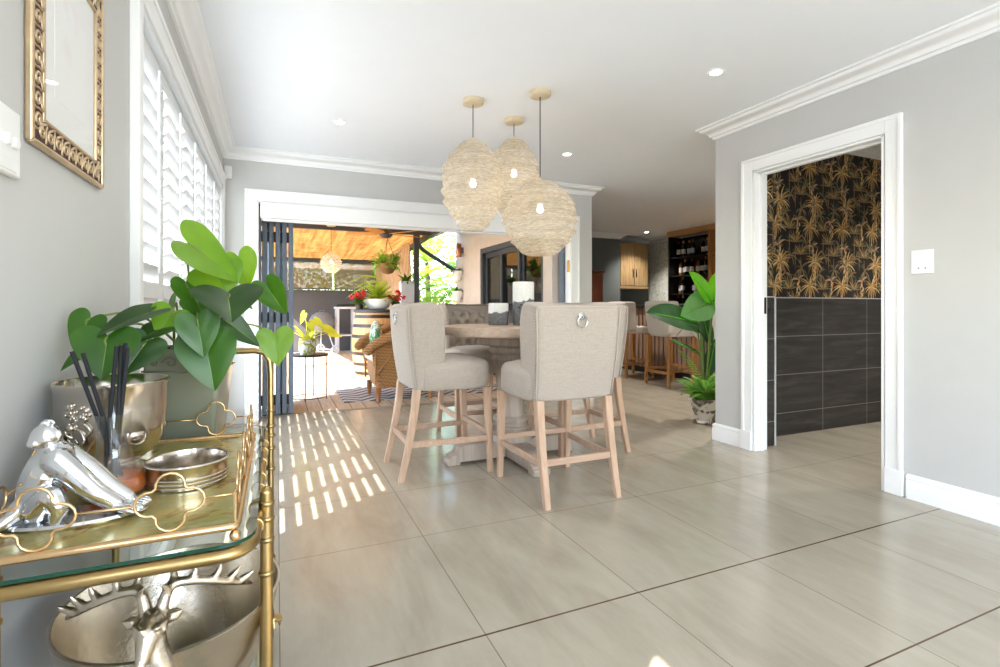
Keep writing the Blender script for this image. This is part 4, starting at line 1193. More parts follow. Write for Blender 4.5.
def scroll(yc_, zc_, rot, s_):
    pts = []
    for k in range(15):
        th = k*.52; r_ = .0145*(1-.045*k); pts.append((r_*math.cos(th), r_*math.sin(th)))
    pts = [(.021, -.019), (.0185, -.008)]+pts
    ca, sa = math.cos(rot), math.sin(rot)
    mb.tube([(.0112, yc_+s_*(p*ca-q_*sa), zc_+(p*sa+q_*ca)) for p, q_ in pts], .0032, 6)
    mb.tube([(.0112, yc_+s_*(p*ca-q_*sa), zc_+(p*sa+q_*ca)) for p, q_ in ((-.019, -.017), (-.008, -.019), (.005, -.017), (.018, -.020))], .0026, 6)
n = int((Hh-.06)/.038)
for k in range(n):
    z = .032+(Hh-.064)*(k+.5)/n
    scroll(-W2+.033, z, 0, 1); scroll(W2-.033, z, 0, -1)
n = int((2*W2-.06)/.038)
for k in range(n):
    y = -W2+.032+(2*W2-.064)*(k+.5)/n
    scroll(y, .033, PI/2, 1); scroll(y, Hh-.033, PI/2, 1)
mb.build('scrollwork', m_gilt, band, smooth=180)
mb = MB(); mb.box((.002, -W2+.055, .055), (.0080, W2-.055, Hh-.055)); mb.build('mount', m_mat, t, smooth=0)
mb = MB(); mb.box((.007, -W2+.125, .13), (.0088, W2-.125, Hh-.13)); mb.build('print', print_mat(), t, smooth=0)
mb = MB(); mb.box((.0105, -W2+.055, .055), (.0115, W2-.055, Hh-.055)); mb.build('glass', panemat('picture glass', (.99, .99, .99, 1), .02, .01, .22), t, smooth=0)
# ================================================================ bar room
m_barwood = wood('honey oak', rgb(150, 104, 56), rgb(186, 140, 84), 'z', 1, .5)
m_barwood_x = wood('honey oak boards', rgb(176, 128, 74), rgb(206, 160, 104), 'y', 1, .5)
m_cab = wood('rustic oak cabinet', rgb(112, 88, 56), rgb(158, 130, 90), 'z', .7, .5)
m_slat = wood('pinkish slat wood', rgb(140, 108, 88), rgb(176, 142, 118), 'z', 1, .6)
m_darkbox = plain('black shelf back', rgb(22, 18, 16), .4, var=.3)
m_stoolfab = linen('cream stool fabric', rgb(216, 206, 196), .86)
m_stoolleg = wood('golden oak stool leg', rgb(156, 104, 54), rgb(188, 136, 80), 'z', 1.2, .45)
m_logo = plain('grey printed motif', rgb(150, 140, 134), .9)
m_red = wood('red-brown polished wood', rgb(92, 50, 36), rgb(126, 74, 54), 'z', .6, .35)
m_top = plain('dark bar top', rgb(46, 42, 40), .3, var=.2)

# bar counter with vertical slats
t = thing('bar_counter', 'long bar counter clad in vertical timber slats behind the cream stools', 'bar counter', (5.62, 5.6, 0))
mb = MB(); mb.box((-.24, -1.9, .1), (.30, 1.9, 1.04)); mb.box((-.2, -1.88, 0), (.26, 1.88, .1)); mb.build('body', m_darkbox, t, smooth=0)
mb = MB(); mb.box((-.34, -1.95, 1.04), (.36, 1.95, 1.085)); mb.build('counter_top', m_top, t, bevel=.006)
mb = MB(); y = -1.88
while y < 1.85: mb.box((-.265, y, .1), (-.239, y+.068, 1.04)); y += .095
mb.build('slat_cladding', m_slat, t, bevel=.003)

# stools
def stool(label):
    t = thing('bar_stool', label, 'bar stool', (0, 0, 0), group='cream bar stools at the bar')
    # origin between the feet; back towards -X
    ZB, ZT, w = .655, 1.115, .245
    def sec(z, sh=0):
        k = (z-ZB)/(ZT-ZB); xb = -.23-.05*k+sh; ww = w*(.94+.10*k)-sh; tk = max(.02, .06-sh*2); xf = -.02-.05*k-sh
        return [(x, y, z) for x, y in [(xf, -ww), (xb+.05, -ww), (xb+.012, -ww+.02), (xb, -ww+.07), (xb-.006, 0), (xb, ww-.07), (xb+.012, ww-.02), (xb+.05, ww), (xf, ww), (xf, ww-tk), (xb+.09, ww-tk-.01), (xb+tk+.01, ww-.09), (xb+tk, 0), (xb+tk+.01, -ww+.09), (xb+.09, -ww+tk+.01), (xf, -ww+tk)]]
    secs = [sec(ZB+(ZT-ZB)*k/6) for k in range(7)]
    s2 = [(x, y, ZT+.018) for x, y, _ in sec(ZT, .02)]
    mb = MB(); mb.loft(secs+[s2]); bk = mb.build('backrest', m_stoolfab, t, sub=1, smooth=180)
    mb = MB()
    mb.tube([(-.292+.012*abs(a), .04*a, .93-.028*(1-a*a)) for a in [i/8-1 for i in range(17)]], .0022, 4)
    mb.tube([(-.292, .022*math.cos(i*PI/8), .925+.018*math.sin(i*PI/8)) for i in range(16)], .0022, 4, closed=True)
    mb.tube([(-.294+.001*abs(i), .13*i/4, 1.0) for i in range(-2, 3)], .0015, 4); mb.tube([(-.299, 0, 1.02), (-.297, 0, 1.08)], .0015, 4)
    mb.build('printed_motif', m_logo, bk, smooth=0)
    mb = MB(); mb.prism(rrect(-.2, -.215, .235, .215, .05, 4), .655, .76); mb.build('seat', m_stoolfab, t, bevel=.02, bseg=3)
    for sx, fx in ((-.215, -.245), (.215, .235)):
        for sy in (-1, 1):
            mb = MB(); sq_loft(mb, [(fx, sy*.222, 0, .017), ((fx+sx)/2, sy*.212, .35, .02), (sx, sy*.205, .665, .024)]); mb.build('leg', m_stoolleg, t, smooth=40)
    for sy in (-1, 1):
        mb = MB(); mb.box((-.23, sy*.216-.010, .19), (.225, sy*.216+.010, .225)); mb.build('stretcher', m_stoolleg, t, bevel=.002)
    for x, z in ((-.232, .165), (.222, .22)):
        mb = MB(); mb.box((x-.010, -.21, z), (x+.010, .21, z+.035)); mb.build('stretcher', m_stoolleg, t, bevel=.002)
    return t
s_ = stool('cream bar stool with printed motif, in the middle of the three at the bar')
s_.location = (4.89, 5.40, 0)
dup(s_, (4.93, 6.33, 0), 0, 'cream bar stool deepest along the bar, just right of the dining chairs')
dup(s_, (4.86, 4.52, 0), 0, 'cream bar stool partly hidden behind the big-leaved plant')

# wall cabinet on the back wall
t = thing('wall_cabinet', 'rustic oak two-door wall cabinet above the bar back', 'cabinet', (6.5, 8.55, 1.46))
mb = MB(); mb.box((-.34, -.32, 0), (.34, 0, .86)); mb.build('body', m_cab, t, bevel=.004)
mb = MB(); mb.box((-.36, -.34, -.05), (.36, 0, 0)); mb.build('light_pelmet', m_cab, t, bevel=.004)
for sx in (-1, 1):
    mb = MB(); x0, x1 = (-.335, -.004) if sx < 0 else (.004, .335)
    mb.box((x0, -.342, .01), (x1, -.32, .85)); d = mb.build('door', m_cab, t, bevel=.004)
    mb = MB(); xh = -.04 if sx < 0 else .04
    mb.tube([(xh, -.342, .18), (xh, -.365, .19), (xh, -.365, .33), (xh, -.342, .34)], .007, 6); d2_ = mb.build('handle', m_black, d, smooth=180)
t = thing('dark_splash', 'dark counter unit along the back wall under the oak cabinet', 'counter', (6.5, 8.5, 0))
mb = MB(); mb.box((-.33, -.5, 0), (.6, .05, .92)); mb.build('body', m_darkbox, t, bevel=.004)
mb = MB(); mb.box((-.34, -.53, .92), (.6, .05, .96)); mb.build('worktop', m_top, t, bevel=.004)
t.name = 'back_counter'

# floral wallpaper panel in the corner
def floral():
    tt = NT('pale floral wallpaper'); v = tt.coord((1, 1, 1))
    vo = tt.n('ShaderNodeTexVoronoi'); vo.inputs['Scale'].default_value = 13; tt.l(v, vo.inputs['Vector'])
    n = tt.noise(v, 24, 5, .65, 1.2)
    c = tt.ramp(n.outputs['Fac'], [(.42, rgb(232, 230, 222)), (.55, rgb(206, 210, 202)), (.64, rgb(164, 172, 158)), (.78, rgb(128, 136, 120))])
    f = tt.ramp(vo.outputs['Distance'], [(.10, rgb(168, 130, 122)), (.22, rgb(226, 222, 214))])
    return tt.done(tt.bsdf(tt.mix(.45, c, f, 'MULTIPLY'), .8))
mb = MB(); mb.box((7.142, 7.61, 0), (7.15, 8.56, 2.376)); struct('wall_bar_paper', mb, floral(), smooth=0)

# wine display: open bays with bottles
t = thing('wine_shelf', 'black-backed wine display shelving with oak fascia on the bar side wall', 'shelf unit', (7.145, 6.4, 0))
y0, y1 = -1.9, 1.2
mb = MB(); mb.box((-.02, y0, 0), (0, y1, 2.37)); mb.box((-.34, y1-.03, 0), (0, y1, 2.37)); mb.build('back_panel', m_darkbox, t)
mb = MB(); mb.box((-.36, y0, 2.375), (-.11, y1, 2.468)); mb.build('fascia', m_barwood_x, t, bevel=.003)
uy = [.19, -.75, -1.88]
for y in uy:
    mb = MB(); mb.box((-.35, y-.022, 0), (-.02, y+.022, 2.375)); mb.build('upright', m_barwood, t, bevel=.003)
zs = [.96, 1.30, 1.64, 1.98]
for z in zs:
    mb = MB(); mb.box((-.30, .212, z-.018), (-.02, y1-.03, z)); mb.build('shelf', m_darkbox, t)
    mb = MB(); mb.box((-.30, -.728, z-.018), (-.02, .168, z)); mb.build('shelf', m_barwood_x, t)
    mb = MB(); mb.box((-.30, -1.858, z-.018), (-.02, -.772, z)); mb.build('shelf', m_barwood_x, t)
mb = MB(); mb.box((-.34, y0, 0), (-.02, y1-.03, .9)); mb.build('base_unit', m_darkbox, t)
gl = [glassmat('green bottle glass', (.10, .16, .08, 1), .05), plain('dark bottle', rgb(26, 24, 22), .12), plain('amber bottle', rgb(130, 78, 30), .15), plain('clear spirits bottle', rgb(168, 172, 176), .12)]
capm = [plain('red foil', rgb(120, 30, 30), .35, .4), plain('gold foil', rgb(180, 140, 70), .3, .8), m_black]
lab = plain('cream paper label', rgb(206, 200, 186), .8, var=.05)
lab2 = plain('silver paper label', rgb(176, 178, 184), .5, var=.05)
def bottle(kind):
    o = thing('wine_bottle', 'bottle', 'bottle', (0, 0, 0), group='bottles on the wine display')
    h = 1.0 if kind != 3 else .9; r = .037 if kind != 2 else .043
    mb = MB(); mb.lathe([(0, 0), (r, 0), (r, .19*h), (r*.85, .215*h), (.014, .25*h), (.0135, .29*h), (.016, .295*h), (.0155, .305*h), (0, .305*h)], (0, 0, 0), 14); mb.build('body', gl[kind], o, smooth=50)
    mb = MB(); mb.lathe([(r+.0007, .06), (r+.0007, .15*h)], (0, 0, 0), 14); mb.build('paper_label', lab if kind != 1 else lab2, o, smooth=50)
    mb = MB(); mb.lathe([(.0165, .26*h), (.0170, .307*h), (0, .308*h)], (0, 0, 0), 12); mb.build('cap', capm[kind % 3], o, smooth=50)
    return o
pro = [bottle(k) for k in range(4)]; used = [False]*4
knd = ['green wine bottle', 'black wine bottle', 'squat amber spirits bottle', 'clear spirits bottle']
lvl = ['lowest', 'second', 'third', 'top']
q = random.Random(9)
for zi, z in enumerate(zs):
    ys = [.29+.112*k for k in range(8)]
    for k, yy in enumerate(ys):
        if q.random() < .22: continue
        kd = q.choice([0, 0, 1, 1, 1, 2, 3])
        o = pro[kd] if not used[kd] else dup(pro[kd]); used[kd] = True
        o.location = (7.145-.17+q.uniform(-.04, .04), 6.4+yy, z); o.rotation_euler = (0, 0, PI)
        o['label'] = knd[kd]+' on the '+lvl[zi]+' wine shelf, place %s from the floral wallpaper' % ['eighth', 'seventh', 'sixth', 'fifth', 'fourth', 'third', 'second', 'first'][k]
    for k, yy in enumerate([-.62, -.46, -.3, -.12, .06]):
        kd = q.choice([0, 1, 2, 3])
        o = dup(pro[kd]) if used[kd] else pro[kd]; used[kd] = True
        o.location = (7.145-.17, 6.4+yy, z); o.rotation_euler = (0, 0, PI)
        o['label'] = knd[kd]+' on the '+lvl[zi]+' open oak shelf, place %s from the oak upright' % ['fifth', 'fourth', 'third', 'second', 'first'][k]

# tall red-brown cabinet, mirror and white panel at the left of the bar room
t = thing('tall_cabinet', 'red-brown polished wooden cabinet against the dark wall behind the dining chairs', 'cabinet', (4.95, 7.92, 0))
mb = MB(); mb.box((-.42, -.26, .06), (.42, .26, 1.66)); mb.build('body', m_red, t, bevel=.01, bseg=3)
mb = MB(); mb.box((-.45, -.29, 1.66), (.45, .275, 1.70)); mb.build('top', m_red, t, bevel=.008)
mb = MB(); mb.box((-.43, -.27, 0), (.43, .26, .06)); mb.build('plinth', m_red, t, bevel=.004)
for sx in (-1, 1):
    mb = MB(); mb.box((.006 if sx > 0 else -.41, -.278, .08), (.41 if sx > 0 else -.006, -.26, 1.64)); d = mb.build('door', m_red, t, bevel=.006)
    mb = MB(); mb.sphere((sx*.04, -.29, .9), .014, 10, 8); mb.build('knob', m_gilt, d)
t = thing('oval_mirror', 'oval gilt-framed mirror on the dark wall above the red-brown cabinet', 'mirror', (4.86, 8.2, 1.98))
mb = MB(); N = 40; mb.tube([(.20*math.cos(2*PI*k/N), -.02, .27*math.sin(2*PI*k/N)) for k in range(N)], .028, 10, closed=True); mb.build('frame', plain('old gold frame', rgb(120, 92, 52), .4, .7), t, smooth=180)
mb = MB(); mb.lathe([(0, .012), (.20, .012)], (0, -.001, 0), 40, M=Matrix.Rotation(PI/2, 4, 'X') @ Matrix.Diagonal((1, 1.35, 1, 1))); mb.build('glass', plain('mirror silver', rgb(210, 212, 214), .05, 1, var=0), t)
mb = MB(); mb.box((3.45, 5.2, 1.30), (3.472, 5.38, 1.81))
struct('trim_white_panel', mb, m_trim, bevel=.006)

# recessed lights of the bar; all but the first are unseen added fills
for i, (x, y) in enumerate(((6.42, 7.75), (4.6, 3.6), (6.4, 5.6), (4.4, 6.8))):
    downlight(x, y, 'recessed downlight in the bar ceiling, '+['in front of the oak cabinet', 'added unseen near the big-leaved plant', 'added unseen in front of the wine display', 'added unseen by the tall cabinet'][i], (110, 130, 170, 90)[i])

# ================================================================ big-leaved plant in a printed pot behind the wall corner
def potmat():
    tt = NT('printed ceramic pot'); v = tt.coord()
    n = tt.noise(v, 13, 3, .55, 1.0); c = tt.ramp(n.outputs['Fac'], [(.44, rgb(208, 200, 186)), (.50, rgb(196, 186, 170)), (.54, rgb(112, 98, 80)), (.62, rgb(74, 64, 52)), (.70, rgb(190, 180, 164))])
    return tt.done(tt.bsdf(c, .4))
t = thing('plant_pot_group', 'tall plant with paddle leaves in a patterned cream and brown pot at the wall corner', 'potted plant', (3.56, 3.50, 0))
t.name = 'paddle_leaf_plant'
mb = MB(); mb.lathe([(0, 0), (.085, 0), (.095, .006), (.095, .022), (.088, .03), (.10, .08), (.118, .15), (.13, .20), (.140, .208), (.142, .222), (.134, .228), (.124, .22), (.115, .16), (0, .16)], (0, 0, 0), 40); mb.build('pot', potmat(), t, smooth=50)
mb = MB(); mb.lathe([(0, .195), (.122, .195)], (0, 0, 0), 24); mb.build('soil', m_soil, t)
m_pad_b = leafmat('bright paddle leaf', rgb(96, 190, 20), rgb(120, 214, 30), .3, .4, rgb(140, 230, 30))
m_pad_m = leafmat('mid paddle leaf', rgb(92, 150, 74), rgb(112, 168, 90), .3, .25)
m_pad_d = leafmat('dark paddle leaf', rgb(36, 74, 38), rgb(54, 96, 52), .3, .15)
def paddle(base, tip, up, w, m, root=(0, 0, .19)):
    mb = MB(); leaf_surface(mb, base, tip, up, w, 'oval', fold=.22, curl=.06, n=14)
    o = mb.build('leaf', m, t, sub=1, smooth=180)
    mb = MB(); B = Vector(base); T = Vector(tip); d = (T-B).normalized(); u = Vector(up).normalized()
    P = [B+(T-B)*(k/8)+u*(.004-.06*(T-B).length*(k/8)**2) for k in range(8)]
    mb.tube(P, [.007-.0006*k for k in range(8)], 6); mb.build('midrib', m_pad_b, o, smooth=180)
    mb = MB(); R0 = Vector(root); mid = R0.lerp(B, .55)+Vector((0, 0, .06)); P = catmull([R0, mid, B], 7); mb.tube(P, [.011-.005*i/len(P) for i in range(len(P))], 8); mb.build('stem', m_stem, t, smooth=180)
paddle((.10, 0, 1.08), (-.25, -.10, 1.36), (.2, -.95, .2), .19, m_pad_b)
paddle((.12, .02, 1.04), (.16, 0, 1.38), (-.6, -.8, 0), .17, m_pad_b)
paddle((.10, 0, 1.11), (-.40, -.16, .985), (-.1, -.95, .3), .27, m_pad_m)
paddle((-.10, -.04, .90), (-.82, -.24, 1.03), (.05, -.85, .55), .26, m_pad_d)
paddle((.09, .02, .70), (.01, .05, 1.03), (-.4, -.9, .1), .12, m_pad_d)
paddle((.04, 0, .42), (.135, 0, .76), (-.5, -.85, .1), .13, m_pad_d)
paddle((.02, .04, .60), (-.30, .12, .78), (.2, -.5, .8), .10, m_pad_d)
paddle((.03, .06, .9), (.30, .22, 1.25), (-.3, -.5, .8), .18, m_pad_m)
paddle((.0, .08, .8), (.16, .45, 1.0), (0, -.4, .9), .16, m_pad_d)
q = random.Random(4)
mb = MB(); P = catmull([(-.05, -.04, .78), (-.2, -.1, .87), (-.36, -.15, .89), (-.5, -.2, .82), (-.6, -.22, .74)], 6); mb.tube(P, [.006-.005*i/len(P) for i in range(len(P))], 5)
mb.tube([(0, 0, .19), (-.02, -.02, .5), (-.05, -.04, .78)], .006, 6); mb.build('stem', m_lf_dark, t, smooth=180)
m_fern = leafmat('fern green', rgb(84, 138, 48), rgb(136, 184, 76), .5, .3)
mb = MB()
for k in range(70):
    a = q.uniform(0, 2*PI); rr = q.uniform(.10, .27); zz = q.uniform(.25, .46)
    frond(mb, (q.uniform(-.06, .06), q.uniform(-.06, .06), .2), (rr*math.cos(a), rr*math.sin(a), zz-.04), .05, .05, 13, lw=.02)
frond(mb, (0, 0, .3), (-.5, -.2, .70), .05, .05, 18, lw=.022)
mb.build('fern', m_fern, t, smooth=0)
# ================================================================ patio
m_deck = wood('sunlit decking', rgb(190, 156, 122), rgb(222, 192, 160), 'y', .5, .6)
def deckmat():
    tt = NT('pale timber deck'); tc = tt.n('ShaderNodeTexCoord'); sp = tt.n('ShaderNodeSeparateXYZ'); tt.l(tc.outputs['Object'], sp.inputs[0])
    k = tt.math('DIVIDE', sp.outputs[0], .145); f = tt.math('ABSOLUTE', tt.math('SUBTRACT', k, tt.math('ROUND', k))); g = tt.math('LESS_THAN', f, .03)
    wn = tt.n('ShaderNodeTexWhiteNoise', noise_dimensions='1D'); tt.l(tt.math('ROUND', tt.math('ADD', k, .5)), wn.inputs['W'])
    n = tt.noise(tt.coord((16, 1.3, 1)), 2.5, 6)
    c = tt.ramp(n.outputs['Fac'], [(.3, rgb(190, 164, 136)), (.7, rgb(220, 198, 172))]); c = tt.mix(tt.math('MULTIPLY', wn.outputs['Value'], .3), c, rgb(160, 124, 92)); c = tt.mix(g, c, rgb(88, 66, 48))
    return tt.done(tt.bsdf(c, .6))
m_steel_dk = plain('charcoal painted steel', rgb(60, 64, 70), .5, .1, var=.05)
m_grey_pale = plain('pale grey paint', rgb(188, 192, 198), .6)
m_white_cer = plain('white glazed ceramic', rgb(240, 240, 238), .3, var=.01)
m_dark_wall = plain('dark grey patio wall', rgb(78, 76, 78), .9, var=.08)
mb = MB(); mb.box((-4.5, 5.4, -.12), (3.05, 13.0, -.015)); struct('ground_deck', mb, deckmat(), smooth=0)
mb = MB(); mb.box((-60, -40, -.3), (60, 80, -.125)); struct('ground', mb, plain('garden ground', rgb(128, 130, 110), .95, var=.25, scale=1.2), smooth=0)
mb = MB(); mb.box((-6.0, -6, -.3), (XL-.25, 5.4, -.02)); struct('ground_paving', mb, plain('pale paving', rgb(206, 200, 190), .8, var=.05), smooth=0)
mb = MB(); mb.box((-4.6, -6, -.2), (-4.4, 13.2, 1.0)); struct('wall_boundary', mb, plain('white boundary wall', rgb(236, 236, 234), .85, var=.02), smooth=0)
mb = MB(); mb.box((-4.4, 12.9, -.1), (3.4, 13.1, 1.46)); struct('wall_patio_back', mb, m_dark_wall, smooth=0)

# patio roof: golden translucent reed panels on dark steel beams
def roofmat():
    tt = NT('golden translucent reed roof'); v = tt.coord((1, 1, 1))
    n = tt.noise(tt.coord((1.2, 9, 1)), 3, 4); n2 = tt.noise(tt.coord((9, .5, 1), (0, 0, .5)), 2, 3)
    f = tt.math('ADD', tt.math('MULTIPLY', n.outputs['Fac'], .5), tt.math('MULTIPLY', n2.outputs['Fac'], .5))
    c = tt.ramp(f, [(.38, rgb(164, 130, 88)), (.62, rgb(214, 182, 134))])
    d = tt.n('ShaderNodeBsdfDiffuse'); tt.l(c, d.inputs['Color']); tr = tt.n('ShaderNodeBsdfTranslucent'); tt.l(c, tr.inputs['Color'])
    mx = tt.n('ShaderNodeMixShader'); mx.inputs[0].default_value = .72; tt.l(d.outputs[0], mx.inputs[1]); tt.l(tr.outputs[0], mx.inputs[2]); return tt.done(mx)
def zr(y): return 2.56-.40*(y-5.4)/7.2
t = thing('patio_roof', 'golden reed patio awning on dark steel beams beyond the folding door', 'awning', (0, 5.4, 0))
mb = MB(); x0, x1 = -.95, 2.5
mb.loft([[(x0, 0, zr(5.45)), (x1, 0, zr(5.45)), (x1, 0, zr(5.45)+.02), (x0, 0, zr(5.45)+.02)], [(x0, 7.2, zr(12.6)), (x1, 7.2, zr(12.6)), (x1, 7.2, zr(12.6)+.02), (x0, 7.2, zr(12.6)+.02)]])
mb.build('reed_panel', roofmat(), t, smooth=0)
for y in (8.7, 12.4):
    mb = MB(); mb.box((x0, y-5.4-.04, zr(y)-.075), (x1, y-5.4+.04, zr(y)-.005)); mb.build('beam', m_steel_dk, t, bevel=.004)
for x in (x0+.03, x1-.03):
    mb = MB(); mb.loft([[(x+a, y-5.4, zr(y)-.1+b) for a, b in ((-.03, 0), (.03, 0), (.03, .095), (-.03, .095))] for y in (5.45, 12.6)]); mb.build('side_beam', m_steel_dk, t, smooth=0)
for x, y in ((2.25, 8.84), (2.25, 12.4), (x0+.05, 8.84), (x0+.05, 12.4)):
    mb = MB(); mb.box((x-.045, y-5.4-.045, -.015), (x+.045, y-5.4+.045, zr(y)-.02)); mb.build('post', m_steel_dk, t, bevel=.004)
# slatted side screen
t = thing('slatted_screen', 'slanted timber slat screen at the right side of the patio', 'screen', (2.2, 9, 0))
m_scr = wood('sunlit slat timber', rgb(156, 126, 98), rgb(204, 174, 142), 'z', 1, .6)
mb = MB()
y = -.2
while y < 3.25:
    mb.loft([[(a, y+b, .1) for a, b in ((-.012, 0), (.012, 0), (.012, .052), (-.012, .052))], [(a, y+.35+b, 2.2-.02*y) for a, b in ((-.012, 0), (.012, 0), (.012, .07), (-.012, .07))]]); y += .115
mb.build('slats', m_scr, t, smooth=0).name = 'slat_infill'
for z in (.12, 1.15, 2.12):
    mb = MB(); mb.box((.012, -.1, z), (.04, 3.35, z+.06)); mb.build('rail', m_steel_dk, t)
# rolled mesh blinds over the back wall
def meshblind():
    tt = NT('dark sun mesh'); n = tt.noise(tt.coord(), 5, 4)
    d = tt.bsdf(rgb(112, 92, 76), .9); tp = tt.n('ShaderNodeBsdfTransparent'); mx = tt.n('ShaderNodeMixShader'); mx.inputs[0].default_value = .22
    tt.l(d.outputs[0], mx.inputs[1]); tt.l(tp.outputs[0], mx.inputs[2]); return tt.done(mx)
m_mb = meshblind()
t0 = None
for i, (xa, xb, w_) in enumerate(((-.9, .25, 'left'), (.27, 1.22, 'middle'), (1.24, 2.2, 'right-hand'))):
    t = thing('mesh_blind', 'dark see-through mesh blind above the grey patio wall, %s one' % w_, 'blind', ((xa+xb)/2, 12.75, 1.46), group='mesh blinds at the back of the patio')
    h = (xb-xa)/2-.01
    mb = MB(); mb.box((-h, -.002, .03), (h, .002, .66)); mb.build('mesh', m_mb, t, smooth=0)
    mb = MB(); mb.cyl((-h, 0, .69), (h, 0, .69), .045, seg=14); mb.build('roll', m_steel_dk, t, smooth=50)
    mb = MB(); mb.box((-h, -.015, 0), (h, .015, .035)); mb.build('weight_bar', m_steel_dk, t)

# sliding door in the wing wall
t = thing('patio_side_door', 'dark framed glazed sliding door in the beige wall beside the patio', 'glazed door', (3.12, 5.63, 0))
fw = .07; LY = 2.16
mb = MB(); mb.box((-.06, 0, 0), (.06, fw, 2.0)); mb.box((-.06, LY-fw, 0), (.06, LY, 2.0)); mb.box((-.06, fw, 1.92), (.06, LY-fw, 2.0)); mb.box((-.06, fw, 0), (.06, LY-fw, .06)); mb.build('frame', m_steel_dk, t, bevel=.004)
for k in range(3):
    a = fw+(LY-2*fw)*k/3; b = fw+(LY-2*fw)*(k+1)/3; xo = -.02 if k % 2 else .02
    mb = MB(); mb.box((xo-.02, a, .06), (xo+.02, a+.06, 1.92)); mb.box((xo-.02, b-.06, .06), (xo+.02, b, 1.92)); mb.box((xo-.02, a+.06, 1.84), (xo+.02, b-.06, 1.92)); mb.box((xo-.02, a+.06, .06), (xo+.02, b-.06, .16))
    s_ = mb.build('sash', m_steel_dk, t, bevel=.003)
    mb = MB(); mb.box((xo-.004, a+.05, .15), (xo+.004, b-.05, 1.85)); mb.build('glass', panemat('dark reflective glass %d' % k, (.42, .45, .44, 1), .5), s_, smooth=0)
# copper wall light and two hanging planters on the wing wall
m_copper = plain('copper', rgb(176, 116, 84), .3, .9)
t = thing('wall_lamp', 'copper cylinder wall light on the beige wall beside the garden', 'wall lamp', (3.05, 8.62, 2.06))
mb = MB(); mb.lathe([(0, -.12), (.048, -.12), (.05, -.115), (.05, .115), (.048, .12), (0, .12)], (-.085, 0, 0), 20); mb.build('cylinder', m_copper, t, smooth=50)
mb = MB(); mb.box((-.04, -.03, -.05), (0, .03, .05)); mb.build('bracket', m_charcoal_alu, t, bevel=.004)
def rosette(mb, c, n, l, w, q, el=(.3, 1.1), shape='lance'):
    for k in range(n):
        a = q.uniform(0, 2*PI); e = q.uniform(*el); L_ = l*q.uniform(.7, 1.1)
        d = Vector((math.cos(a)*math.cos(e), math.sin(a)*math.cos(e), math.sin(e))); b = Vector(c)+Vector((math.cos(a), math.sin(a), 0))*.01
        leaf_surface(mb, b, b+d*L_, Vector((-d.x*d.z, -d.y*d.z, 1)), w, shape, fold=.15, curl=.45, n=6)
q = random.Random(21)
for z, w_ in ((1.62, 'upper'), (1.26, 'lower')):
    t = thing('wall_planter', 'white wall-hung planter pocket on the beige wall, the %s of the two' % w_, 'wall planter', (3.05, 8.66, z), group='wall planters by the garden')
    mb = MB(); mb.lathe([(0, -.12), (.04, -.11), (.075, -.02), (.095, .07), (.09, .075), (.07, 0), (0, -.06)], (-.10, 0, 0), 18); mb.box((-.02, -.03, -.04), (0, .03, .06)); mb.build('pot', m_white_cer, t, smooth=50)
    mb = MB(); rosette(mb, (-.10, 0, .05), 16, .17, .05, q); mb.build('foliage', m_lf_mid, t, smooth=180)

# eaves and down-pipe by the garden
t = thing('rain_gutter', 'dark gutter pipe slanting from the patio post to the beige wall', 'gutter pipe', (2.3, 8.9, 0))
mb = MB(); mb.tube(catmull([(0, 0, 2.40), (.0, .0, 2.24), (.04, .02, 2.14), (.16, .05, 2.04), (.74, .12, 1.72)], 6), .036, 12); mb.build('pipe', m_steel_dk, t, smooth=180)
mb = MB(); mb.box((-.05, -.06, 2.37), (.06, .06, 2.47)); mb.build('outlet', m_steel_dk, t, bevel=.005)
mb = MB(); mb.box((2.5, 5.45, 2.50), (3.05, 8.9, 2.56)); mb.box((2.51, 5.45, 2.28), (2.55, 8.86, 2.50)); mb.box((2.5, 8.86, 2.44), (3.05, 8.93, 2.58)); struct('trim_eaves', mb, m_grey_pale, smooth=0)  # second box is a board added to block sun leaking over the awning
t = thing('planter_box', 'grey box planter with leafy plant fixed to the dark patio post', 'planter box', (2.10, 8.86, 1.12))
mb = MB(); mb.box((-.13, -.1, 0), (.10, .1, .38)); mb.build('box', m_grey_pale, t, bevel=.006)
mb = MB(); rosette(mb, (-.02, 0, .36), 22, .24, .06, q, (.2, 1.3)); mb.build('foliage', m_lf_mid, t, smooth=180)
mb = MB(); mb.box((.10, -.06, .1), (.15, .03, .3)); mb.build('bracket', m_steel_dk, t)

# rug
def rugmat():
    tt = NT('zigzag rug'); tc = tt.n('ShaderNodeTexCoord'); sp = tt.n('ShaderNodeSeparateXYZ'); tt.l(tc.outputs['Object'], sp.inputs[0])
    zz = tt.math('PINGPONG', sp.outputs[0], .16)
    s_ = tt.math('FRACT', tt.math('DIVIDE', tt.math('ADD', sp.outputs[1], zz), .17))
    n = tt.noise(tt.coord(), 90, 3)
    c = tt.mix(tt.math('LESS_THAN', s_, .48), rgb(206, 200, 192), rgb(96, 96, 102)); c = tt.mix(tt.math('MULTIPLY', n.outputs['Fac'], .25), c, rgb(140, 130, 120))
    p = tt.bsdf(c, .95); tt.bump(n.outputs['Fac'], .4, .004, p); return tt.done(p)
mb = MB(); mb.prism(rrect(-1.0, -.85, 1.05, .85, .01, 2), 0, .008)
rug = mb.build('patio_rug', rugmat(), None, smooth=0, loc=(1.68, 6.72, -.015)); tag(rug, 'grey and cream zigzag patterned rug on the deck under the wicker chair', 'rug')

